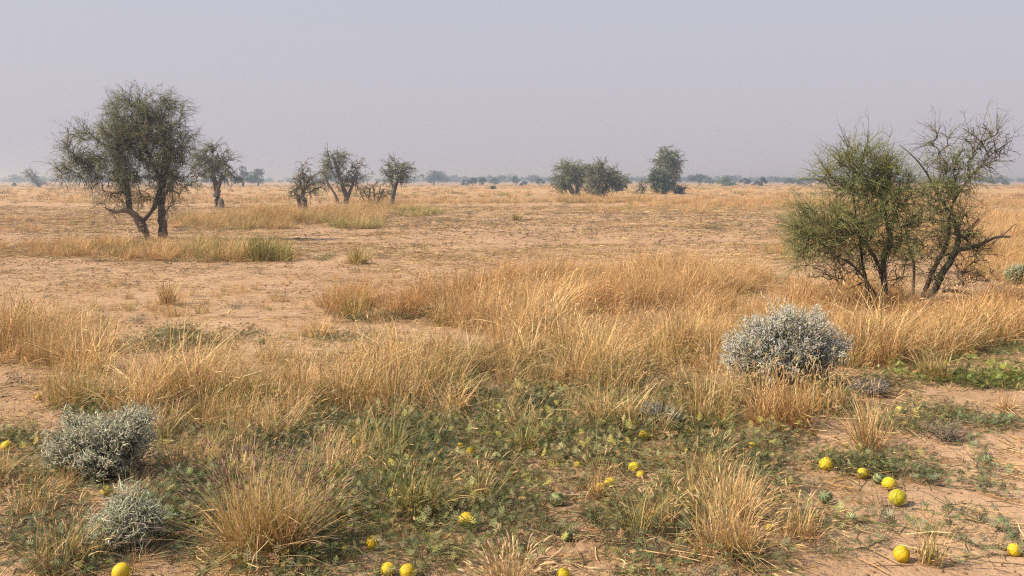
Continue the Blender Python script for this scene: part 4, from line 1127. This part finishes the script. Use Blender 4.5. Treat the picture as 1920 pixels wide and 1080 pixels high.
SC = [STRAW, PALE, OCHRE]
SCP = [STRAW, PALE, OCHRE, YGREEN]
for i_, (px_, py_, w_, h_, g_, lb_) in enumerate([
        (1240, 1000, 130, 70, 0.2, 'thin leaning straw tuft left of the straw foxtail tussock'),
        (1500, 1010, 110, 74, 0.1, 'pale straw tuft right of the straw foxtail tussock'),
        (120, 1060, 190, 95, 0.3, 'brownish grass tuft in the bottom left corner'),
        (60, 965, 150, 52, 0.4, 'short green and brown tuft below the left edge melon'),
        (610, 985, 120, 70, 0.4, 'low green and straw tuft between purplish and green tussocks'),
        (1120, 945, 40, 85, 0.05, 'thin brown stalks standing beside the pair of yellow melons'),
        (1335, 895, 110, 64, 0.3, 'loose straw and green tuft above the straw foxtail tussock'),
        (1150, 740, 150, 90, 0.5, 'green tinged straw tuft in grass left of the tangled grey shrub'),
        (420, 785, 140, 85, 0.2, 'straw tuft at the vine edge right of the grey green woolly shrub'),
        (560, 800, 120, 70, 0.35, 'short straw tuft at the vine edge left of the broad straw tussock'),
        (905, 958, 50, 80, 0.3, 'few tall foxtail stalks standing behind the large plain yellow melon'),
        (1330, 790, 150, 95, 0.2, 'ochre straw tuft left of the tall brown gold tussock')]):
    tussock(lb_, px_, py_, w_, h_, int(w_ * 1.3), [STRAW, PALE, OCHRE, YGREEN, GREEN], [4, 3, 2, 6 * g_, 3 * g_], 0.35 if w_ > 70 else 0.8, [PALE, STRAW, [0.5, 0.34, 0.2]], [1, 1, 1], (0.12, 0), 0.6, 0.5, 0.0036, seed=600 + i_, hl=0.035, hr=0.0028, rbf=0.25)
for i_, (px_, py_, w_, h_, lb_) in enumerate([
        (1372, 752, 130, 95, 'straw tuft hugging the left foot of the large silver shrub'),
        (1430, 765, 120, 80, 'low ochre tuft directly below the large silver shrub'),
        (1555, 770, 130, 90, 'straw tuft at the right foot of the large silver shrub')]):
    tussock(lb_, px_, py_, w_, h_, 200, [STRAW, PALE, OCHRE, YGREEN], [4, 3, 2, 1.5], 0.35, None, None, (-0.05, 0), 0.5, 0.5, 0.0045, seed=640 + i_, rbf=0.25)
tussock('large foreground tussock with purplish seed heads right of the wispy silver shrub', 490, 1045, 330, 190, 980, [STRAW, PALE, YGREEN, OCHRE], [4, 4, 2.5, 1.5], 0.5, [PURPLE, [0.36, 0.22, 0.17]], [2, 1], (0.05, 0), 0.75, 0.35, 0.0036, seed=41, hl=0.030, hr=0.0026)
tussock('green foreground tussock with drooping blades beside the purplish tussock', 775, 975, 230, 120, 380, [GREEN, YGREEN, STRAW], [4, 4, 1.8], 0.22, [STRAW, YGREEN], [2, 1], (0.1, 0), 0.8, 0.5, 0.0045, base=OCHRE, seed=42)
tussock('pale straw tussock sweeping left at the edge of the bare sand', 1628, 843, 130, 125, 190, SC, [4, 4, 2], 0.35, None, None, (-0.35, 0), 0.55, 0.35, 0.004, seed=43, rbf=0.16)
tussock('tall brown gold tussock in front of the large silver shrub', 1478, 800, 210, 108, 420, [OCHRE, STRAW, RUSSET, PALE], [4, 3, 2, 1], 0.3, None, None, (-0.12, 0), 0.5, 0.35, 0.0042, seed=44)
tussock('straw foxtail tussock in the foreground right of centre', 1370, 1045, 280, 122, 430, [STRAW, PALE, OCHRE, YGREEN], [4, 3, 2, 1], 0.4, [PALE, STRAW, [0.50, 0.33, 0.18]], [2, 2, 1], (0.05, 0), 0.75, 0.4, 0.0036, seed=45, hl=0.032, hr=0.003)
tussock('broad straw tussock above the green vines left of centre', 735, 765, 250, 112, 560, [STRAW, PALE, OCHRE, YGREEN], [4, 3, 2, 1], 0.25, None, None, (0.15, 0), 0.5, 0.45, 0.005, seed=46, rbf=0.28)
tussock('russet clump at the left end of the golden grass field', 868, 582, 150, 84, 620, [RUSSET, OCHRE, STRAW], [5, 4, 2], 0.3, [OCHRE, STRAW], [1, 1], (0.25, 0), 0.4, 0.4, 0.006, seed=47, rbf=0.3)
tussock('lone straw tussock on the bare plain below the left tree', 312, 572, 72, 50, 190, SC, [4, 2, 2], 0.3, None, None, (0.1, 0), 0.45, 0.4, 0.008, seed=48)
tussock('yellow green tussock at the right end of the left tree grass', 500, 490, 120, 48, 520, [YGREEN, GREEN, STRAW], [5, 2, 1.5], 0.3, [STRAW], [1], (0.12, 0), 0.35, 0.4, 0.013, base=YGREEN, seed=49, rbf=0.35)
tussock('small yellow green tussock beside a dark creeper on the plain', 668, 497, 78, 36, 220, [YGREEN, STRAW, PALE], [4, 3, 2], 0.25, None, None, (0.1, 0), 0.45, 0.4, 0.012, base=YGREEN, seed=50)
tussock('pale isolated tussock on the bare plain near the centre', 968, 413, 38, 22, 110, [PALE, YGREEN, STRAW], [3, 3, 2], 0.2, None, None, (0.1, 0), 0.5, 0.4, 0.02, seed=51, base=YGREEN)
tussock('straw tussock leaning left above the lush leaves at the right', 1758, 708, 110, 78, 150, [STRAW, PALE, YGREEN], [4, 3, 2], 0.3, None, None, (-0.3, 0), 0.4, 0.35, 0.0045, seed=52)
tussock('tawny tussock leaning left at the right edge under the open thorn tree', 1862, 648, 110, 70, 170, [STRAW, OCHRE, YGREEN], [4, 2, 2], 0.3, None, None, (-0.35, 0), 0.4, 0.35, 0.0045, seed=53)
tussock('short pale tussock on the sand at the right edge', 1890, 772, 80, 42, 70, [STRAW, PALE, OCHRE], [3, 3, 2], 0.2, None, None, (0, 0), 0.8, 0.3, 0.005, seed=54)
tussock('bushy gold tussock at the left edge', 100, 672, 230, 86, 480, [STRAW, OCHRE, PALE], [4, 3, 2], 0.3, None, None, (0.15, 0), 0.45, 0.4, 0.006, seed=55, rbf=0.3)
tussock('pale foxtail tussock at the bottom edge left of centre', 960, 1108, 240, 78, 180, [PALE, STRAW, DEAD], [4, 3, 2], 0.8, [PALE, [0.56, 0.40, 0.25]], [1, 1], (-0.05, 0), 0.75, 0.3, 0.003, seed=56, hl=0.04, hr=0.0042)
tussock('small green and straw tussock beside the striped yellow melon at lower right', 1745, 1062, 90, 85, 70, [YGREEN, STRAW, PALE], [3, 3, 2], 0.3, [YGREEN, STRAW], [1, 1], (0.1, 0), 0.45, 0.3, 0.004, seed=57)
tussock('sparse green tussock in the vines at centre', 985, 850, 110, 85, 90, [YGREEN, GREEN, STRAW], [4, 2, 2], 0.25, None, None, (0.15, 0), 0.6, 0.4, 0.005, seed=58, base=YGREEN)


# ------------------------------------------------------------------ silver shrubs
def silver(label, px, py, wpx, hpx, stems, spikes, cols, wts, lobes, seed, sl=0.030, sr=0.0020, wisp=0.0, leafc=None):
    """a dome of branching stems that end in woolly spikes; lobes: (cx, cz, rx, rz) in units of half width and height"""
    global rng
    kp = rng; rng = np.random.default_rng(seed)
    x, y = gp(px, py); k = y / F; W = wpx * k / 2; Ht = hpx * k
    root = empty('silver_shrub', (x, y, H(x, y))); tag(root, label, 'shrub', 'silvery woolly shrubs')
    A = np.array([l[2] * l[3] for l in lobes]); li = rng.choice(len(lobes), stems, p=A / A.sum())
    Lb = np.array(lobes)[li]
    v = nrm(rng.normal(size=(stems, 3)) + np.array([0, -0.15, 0.35])) * (rng.random((stems, 1)) ** 0.28)
    tip = np.stack([(Lb[:, 0] + v[:, 0] * Lb[:, 2]) * W, v[:, 1] * Lb[:, 2] * W * 1.0 + rng.normal(0, 0.12, stems) * W, (Lb[:, 1] + v[:, 2] * Lb[:, 3]) * Ht], -1)
    tip *= (1 + np.abs(rng.normal(0, 0.07, (stems, 1))) * (rng.random((stems, 1)) < 0.4))
    tip[:, 2] = np.maximum(tip[:, 2], 0.04)
    rt = np.stack([tip[:, 0] * 0.12, tip[:, 1] * 0.12, np.zeros(stems) - 0.02], -1)
    ctl = (rt + tip) / 2 + np.stack([-tip[:, 0] * 0.10, -tip[:, 1] * 0.10, tip[:, 2] * 0.10], -1) + rng.normal(0, 0.05 * W, (stems, 3))
    u = np.linspace(0, 1, 7)[None, :, None]
    P = (1 - u) ** 2 * rt[:, None] + 2 * u * (1 - u) * ctl[:, None] + u * u * tip[:, None]
    mb = MB(); tubes(mb, P, np.linspace(0.0045, 0.0015, 7)[None] * np.ones((stems, 1)), jit([0.22, 0.20, 0.15], stems), 4)
    o = mb.build('stems', M_BARK, root); o['kind'] = 'stuff'
    mb = MB(); n = stems * spikes
    i = np.repeat(np.arange(stems), spikes); t = 1 - rng.random(n) ** 1.5 * 0.50
    fi = t * 6; a = np.floor(fi).astype(int).clip(0, 5); f = (fi - a)[:, None]
    o0 = P[i, a] * (1 - f) + P[i, a + 1] * f + rng.normal(0, 0.016, (n, 3))
    td = nrm(P[i, -1] - P[i, -3]); d = nrm(td * 0.6 + rng.normal(0, 0.65, (n, 3)) + [0, 0, 0.2])
    l = sl * rng.uniform(0.5, 1.5, n)
    P2 = np.zeros((n, 4, 3)); P2[:, 0] = o0
    for j in range(1, 4):
        d = nrm(d + rng.normal(0, 0.18 + wisp, (n, 3))); P2[:, j] = P2[:, j - 1] + d * (l / 3)[:, None]
    P2[:, :, 2] = np.maximum(P2[:, :, 2], 0.01)
    C = pick(cols, wts, n, 0.12)
    if leafc is not None:                          # leaves lower on the stems are greener than the woolly tips
        g = (t < 0.70) & (rng.random(n) < 0.8); C[g] = jit(leafc, g.sum(), 0.15)
    tubes(mb, P2, sr * rng.uniform(0.7, 1.4, (n, 1)) * np.array([[0.8, 1.0, 0.9, 0.3]]), C, 3)
    o = mb.build('woolly_spikes', M_WOOL, root); o['kind'] = 'stuff'
    rng = kp


WH = [0.90, 0.865, 0.80]; WG = [0.68, 0.675, 0.505]; WGR = [0.46, 0.48, 0.29]
silver('large white topped woolly shrub behind the tall brown gold grass', 1467, 728, 250, 160, 880, 34, [WH, WG, WGR], [5, 3, 1.0],
       [(0.02, 0.72, 0.30, 0.27), (0.40, 0.70, 0.28, 0.24), (-0.40, 0.62, 0.30, 0.24), (-0.72, 0.40, 0.26, 0.24), (0.74, 0.44, 0.26, 0.24), (0.15, 0.42, 0.40, 0.28), (-0.3, 0.35, 0.4, 0.25)], 61, 0.022, 0.0024, leafc=[0.20, 0.235, 0.12])
silver('grey green woolly shrub at the left foreground edge', 195, 892, 228, 132, 560, 30, [WG, [0.72, 0.71, 0.60], WGR], [4, 3.5, 1.2],
       [(-0.45, 0.55, 0.42, 0.34), (0.1, 0.62, 0.4, 0.30), (0.52, 0.70, 0.40, 0.30), (-0.65, 0.35, 0.3, 0.28), (0.1, 0.35, 0.7, 0.28)], 62, 0.024, 0.0022, leafc=[0.19, 0.215, 0.13])
silver('wispy pale grey shrub below the grey green woolly shrub', 243, 1030, 175, 122, 90, 24, [[0.72, 0.73, 0.58], [0.60, 0.63, 0.44]], [2, 2],
       [(0.05, 0.62, 0.45, 0.34), (-0.4, 0.35, 0.45, 0.28), (0.45, 0.45, 0.4, 0.3)], 63, 0.050, 0.0020, 0.22)
silver('small tangled grey shrub in grass left of the tall brown gold tussock', 1235, 800, 90, 52, 36, 26, [[0.33, 0.35, 0.30], WG], [2, 1],
       [(-0.3, 0.62, 0.5, 0.34), (0.3, 0.45, 0.5, 0.3)], 64, 0.040, 0.0018, 0.25)
silver('flattened dead grey twig mat right of the large silver shrub', 1628, 742, 76, 26, 44, 26, [[0.42, 0.38, 0.35], [0.34, 0.31, 0.28]], [2, 1],
       [(-0.4, 0.6, 0.5, 0.3), (0.4, 0.75, 0.5, 0.3)], 65, 0.035, 0.0018, 0.2)
silver('low grey green shrub at the right edge beside distant melons', 1908, 532, 60, 36, 90, 40, [WGR, WG], [2, 1],
       [(0, 0.55, 0.7, 0.4)], 66, 0.045, 0.004)
silver('small pinkish grey wiry shrub on the sand right of the straw tussock', 1775, 828, 120, 40, 44, 20, [[0.46, 0.35, 0.29], [0.32, 0.33, 0.20]], [2, 1],
       [(-0.3, 0.5, 0.5, 0.4), (0.3, 0.5, 0.5, 0.4)], 67, 0.028, 0.0012, 0.2)


# ------------------------------------------------------------------ melons
def melon_mat(name, base, stripe, nstripe, amt, mottle=0.0, hi=None):
    m = bpy.data.materials.new(name); m.use_nodes = True
    t = m.node_tree; L = t.links; p = t.nodes['Principled BSDF']
    tc_ = t.nodes.new('ShaderNodeTexCoord'); s = t.nodes.new('ShaderNodeSeparateXYZ'); L.new(tc_.outputs['Object'], s.inputs[0])

    def M(op, a, b=None):
        x = t.nodes.new('ShaderNodeMath'); x.operation = op
        for i_, q in enumerate((a, b)):
            if q is None: continue
            if isinstance(q, (int, float)): x.inputs[i_].default_value = q
            else: L.new(q, x.inputs[i_])
        return x.outputs[0]
    n = t.nodes.new('ShaderNodeTexNoise'); n.inputs['Scale'].default_value = 55; n.inputs['Detail'].default_value = 4
    L.new(tc_.outputs['Object'], n.inputs['Vector'])
    n2 = t.nodes.new('ShaderNodeTexNoise'); n2.inputs['Scale'].default_value = 160; n2.inputs['Detail'].default_value = 2
    L.new(tc_.outputs['Object'], n2.inputs['Vector'])
    ang = M('ARCTAN2', s.outputs[1], s.outputs[0])
    ang = M('ADD', ang, M('MULTIPLY', M('SUBTRACT', n.outputs['Fac'], 0.5), 0.9))
    wv = M('SINE', M('MULTIPLY', ang, nstripe))
    wv = M('ADD', M('ADD', M('MULTIPLY', wv, 1 - mottle), M('MULTIPLY', M('SUBTRACT', n2.outputs['Fac'], 0.5), 1.8 + mottle * 5)), 0.0)
    r = t.nodes.new('ShaderNodeMapRange'); r.interpolation_type = 'SMOOTHSTEP'; r.inputs['From Min'].default_value = 0.1; r.inputs['From Max'].default_value = 0.75
    L.new(wv, r.inputs[0]); f = M('MULTIPLY', r.outputs[0], amt)
    oi = t.nodes.new('ShaderNodeObjectInfo')
    b0 = t.nodes.new('ShaderNodeMix'); b0.data_type = 'RGBA'; b0.inputs[6].default_value = base + (1,); b0.inputs[7].default_value = (hi or base) + (1,)
    L.new(M('MULTIPLY', M('ADD', oi.outputs['Random'], n.outputs['Fac']), 0.5), b0.inputs[0])
    x = t.nodes.new('ShaderNodeMix'); x.data_type = 'RGBA'; L.new(f, x.inputs[0]); L.new(b0.outputs[2], x.inputs[6]); x.inputs[7].default_value = stripe + (1,)
    # dust clinging to the rind and brown scars
    n3 = t.nodes.new('ShaderNodeTexNoise'); n3.inputs['Scale'].default_value = 38; n3.inputs['Detail'].default_value = 6; n3.inputs['Roughness'].default_value = 0.7
    L.new(tc_.outputs['Object'], n3.inputs['Vector'])
    r3 = t.nodes.new('ShaderNodeMapRange'); r3.inputs['From Min'].default_value = 0.48; r3.inputs['From Max'].default_value = 0.75; r3.inputs['To Max'].default_value = 0.75
    L.new(n3.outputs['Fac'], r3.inputs[0])
    x3 = t.nodes.new('ShaderNodeMix'); x3.data_type = 'RGBA'; L.new(r3.outputs[0], x3.inputs[0]); L.new(x.outputs[2], x3.inputs[6]); x3.inputs[7].default_value = (0.32, 0.215, 0.09, 1)
    L.new(x3.outputs[2], p.inputs['Base Color'])
    p.inputs['Roughness'].default_value = 0.62; p.inputs['Specular IOR Level'].default_value = 0.25
    bp = t.nodes.new('ShaderNodeBump'); bp.inputs['Strength'].default_value = 0.25; bp.inputs['Distance'].default_value = 0.003
    L.new(n2.outputs['Fac'], bp.inputs['Height']); L.new(bp.outputs[0], p.inputs['Normal'])
    return m


MM = {
    'y': melon_mat('yellow_rind', (0.55, 0.36, 0.012), (0.33, 0.27, 0.012), 9, 0.6, 0.35, (0.50, 0.40, 0.018)),
    's': melon_mat('yellow_green_striped_rind', (0.62, 0.42, 0.012), (0.16, 0.20, 0.02), 9, 0.75, 0.1, (0.60, 0.45, 0.02)),
    'm': melon_mat('mottled_green_rind', (0.43, 0.38, 0.012), (0.11, 0.15, 0.008), 6, 0.85, 0.75, (0.40, 0.36, 0.012)),
    'g': melon_mat('dark_green_striped_rind', (0.035, 0.065, 0.030), (0.34, 0.38, 0.16), 7, 0.65, 0.15, (0.05, 0.085, 0.04)),
    'o': melon_mat('golden_ribbed_rind', (0.56, 0.36, 0.008), (0.30, 0.21, 0.006), 9, 0.8, 0.1, (0.52, 0.38, 0.01)),
    'p': melon_mat('pale_dull_rind', (0.46, 0.38, 0.10), (0.35, 0.30, 0.08), 7, 0.5, 0.2),
}
M_STEM = leaf_mat('melon_stalk', 0.0, 0.8, 0.1)


def sphere_mesh(seed):
    r_ = np.random.default_rng(seed); nu, nv = 26, 15
    V = [(0, 0, -1.0)]
    for j in range(1, nv):
        ph = -math.pi / 2 + math.pi * j / nv
        for i in range(nu):
            a = math.tau * i / nu
            V.append((math.cos(ph) * math.cos(a), math.cos(ph) * math.sin(a), math.sin(ph)))
    V.append((0, 0, 1.0)); V = np.array(V)
    q = r_.normal(0, 0.022, (4, 3)); f = 1 + (np.sin(V @ q.T * 80 + r_.random(4) * 6) * 0.014).sum(1)
    V = V * f[:, None]
    V[:, 2] -= 0.10 * np.exp(-((V[:, 0] ** 2 + V[:, 1] ** 2) / 0.03)) * np.sign(V[:, 2]) * 0.6
    Qd = []; T = []
    for i in range(nu):
        T.append((0, 1 + (i + 1) % nu, 1 + i)); k = 1 + (nv - 2) * nu; T.append((k + i, k + (i + 1) % nu, k + nu))
        for j in range(nv - 2): Qd.append((1 + j * nu + i, 1 + j * nu + (i + 1) % nu, 1 + (j + 1) * nu + (i + 1) % nu, 1 + (j + 1) * nu + i))
    return V, np.array(Qd), np.array(T)


meshes = [sphere_mesh(s) for s in range(4)]
for i, (px, py, dpx, kind, lb) in enumerate(MEL):
    r_ = np.random.default_rng(900 + i)
    # the centre is seen at (px, py): find the ground distance where a melon of this width rests
    x, yy, rad = melon_spot(px, py, dpx)
    z = H(x, yy) + rad * 0.82
    V, Qd, T = meshes[i % 4]
    mb = MB(); mb.add(V * rad * np.array([r_.uniform(0.94, 1.04), r_.uniform(0.94, 1.04), r_.uniform(0.9, 1.1)]), Q=Qd, T=T)
    o = mb.build('melon', MM[kind], smooth=True, loc=(x, yy, z))
    o.rotation_euler = (r_.uniform(0.3, 1.5), r_.uniform(-0.7, 0.7), r_.uniform(0, 6.28))
    if kind == 's' and dpx > 24: o.rotation_euler = (1.15, r_.uniform(-0.3, 0.3), r_.uniform(-0.4, 0.4))
    tag(o, lb, 'melon', 'wild melons on the ground')
    if dpx >= 14:
        q = np.array([[0, 0, -0.93], [0.05, 0.02, -1.06], [0.16, 0.03, -1.16], [0.30, 0.02, -1.20]]) * rad
        mb = MB(); tubes(mb, q[None], np.array([[0.09, 0.06, 0.05, 0.045]]) * rad, jit([0.20, 0.19, 0.08], 1), 6)
        mb.build('stalk', M_STEM, o, smooth=True)


# ------------------------------------------------------------------ vines trailing over the bare sand
def vine(label, path, dens, seed, size=0.045, cols=(VG, VGREY, VDARK, VDEAD), wts=(4, 4, 2, 1)):
    global rng
    kp = rng; rng = np.random.default_rng(seed)
    pts = np.array([gp(*p) for p in path]); pts = smooth_line(pts, 10)
    pts = pts + rng.normal(0, 0.008, pts.shape)
    P = np.concatenate([pts, (hgt(pts[:, 0], pts[:, 1]) + 0.006)[:, None]], 1)
    root = empty('melon_vine', P[0]); tag(root, label, 'vine', 'melon vines trailing over the sand')
    P = P - P[0]
    mb = MB(); tubes(mb, P[None], np.full((1, len(P)), 0.0030), jit([0.30, 0.29, 0.12], 1), 5)
    mb.build('stem', M_LEAF, root, smooth=True)
    L_ = np.linalg.norm(np.diff(P, axis=0), axis=1).sum(); n = int(dens * L_)
    t = rng.random(n) * (len(P) - 1); a = t.astype(int).clip(0, len(P) - 2); f = (t - a)[:, None]
    o = P[a] * (1 - f) + P[a + 1] * f
    o = o + np.stack([rng.normal(0, 0.035, n), rng.normal(0, 0.05, n), rng.random(n) * 0.035 + 0.008], -1)
    mb = MB(); leaves(mb, o, rng.random(n) * math.tau, rng.normal(0.3, 0.35, n), rng.normal(0, 0.5, n), size * rng.uniform(0.6, 1.3, n), pick(list(cols), list(wts), n, 0.2))
    b = mb.build('leaves', M_LEAF, root); b['kind'] = 'stuff'
    rng = kp


vine('leafy vine running right from below the mottled melon to the lower right', [(1560, 975), (1640, 985), (1720, 1000), (1790, 1012), (1850, 1030), (1920, 1040)], 120, 71)
vine('thin vine crossing the sand from the mottled melon to the right edge', [(1720, 955), (1790, 975), (1850, 990), (1900, 1010), (1935, 1030)], 110, 72)
vine('vine reaching right from the green rayed melon over open sand', [(1660, 895), (1740, 905), (1800, 915), (1850, 920), (1880, 935)], 120, 73)
vine('vine running down the sand past the lone dark green melon', [(1880, 800), (1820, 830), (1840, 865), (1850, 890), (1830, 915)], 90, 74)
vine('dry vine scrap on the sand below the straw tussock', [(1690, 850), (1730, 858), (1765, 865)], 60, 75, 0.035, (VDEAD, VGREY, VG), (3, 2, 2))
vine('vine under the short pale tussock at the right edge', [(1800, 800), (1860, 795), (1925, 802)], 170, 76)
vine('vine along the left side of the ribbed golden melon', [(1560, 1045), (1620, 1030), (1665, 1020)], 90, 77)
vine('long bare runner between the two melons at lower right', [(1760, 1068), (1810, 1052), (1870, 1046), (1925, 1050)], 40, 78, 0.04)

vine('long runner leading to the large plain yellow melon in the foreground', [(640, 960), (720, 985), (800, 1000), (880, 1004), (960, 990)], 60, 79)
vine('runner leading left from the pair of yellow melons behind brown stalks', [(940, 930), (1010, 950), (1080, 940), (1130, 932)], 60, 80)
vine('runner along the bottom edge under the foxtail tussock', [(560, 1070), (650, 1052), (740, 1050), (830, 1062)], 60, 81)
vine('runner crossing the mat above the green foreground tussock', [(560, 860), (650, 846), (760, 868), (880, 866), (980, 880)], 50, 82)
vine('runner from the yellow melon under the left shrub towards the bottom edge', [(150, 920), (215, 945), (300, 950), (330, 1010), (320, 1060)], 60, 83)

# ------------------------------------------------------------------ haze over the plain
mb = MB()
X0, X1, Y0, Y1, Z0, Z1 = -2400, 2400, -60, 3060, -1.6, 7.6
V = [(x, y, z) for z in (Z0, Z1) for y in (Y0, Y1) for x in (X0, X1)]
mb.add(V, Q=[(0, 2, 3, 1), (4, 5, 7, 6), (0, 1, 5, 4), (2, 6, 7, 3), (0, 4, 6, 2), (1, 3, 7, 5)])
hm = bpy.data.materials.new('haze_air'); hm.use_nodes = True
t = hm.node_tree; t.nodes.clear(); pv = t.nodes.new('ShaderNodeVolumePrincipled')
pv.inputs['Color'].default_value = (0.70, 0.84, 1.0, 1); pv.inputs['Absorption Color'].default_value = (1, 1, 1, 1)
pv.inputs['Density'].default_value = 0.0017; pv.inputs['Anisotropy'].default_value = 0.55
oo = t.nodes.new('ShaderNodeOutputMaterial'); t.links.new(pv.outputs[0], oo.inputs['Volume'])
hz = mb.build('haze', hm); tag(hz, 'thin pale haze over the whole plain', 'haze', kind='stuff')
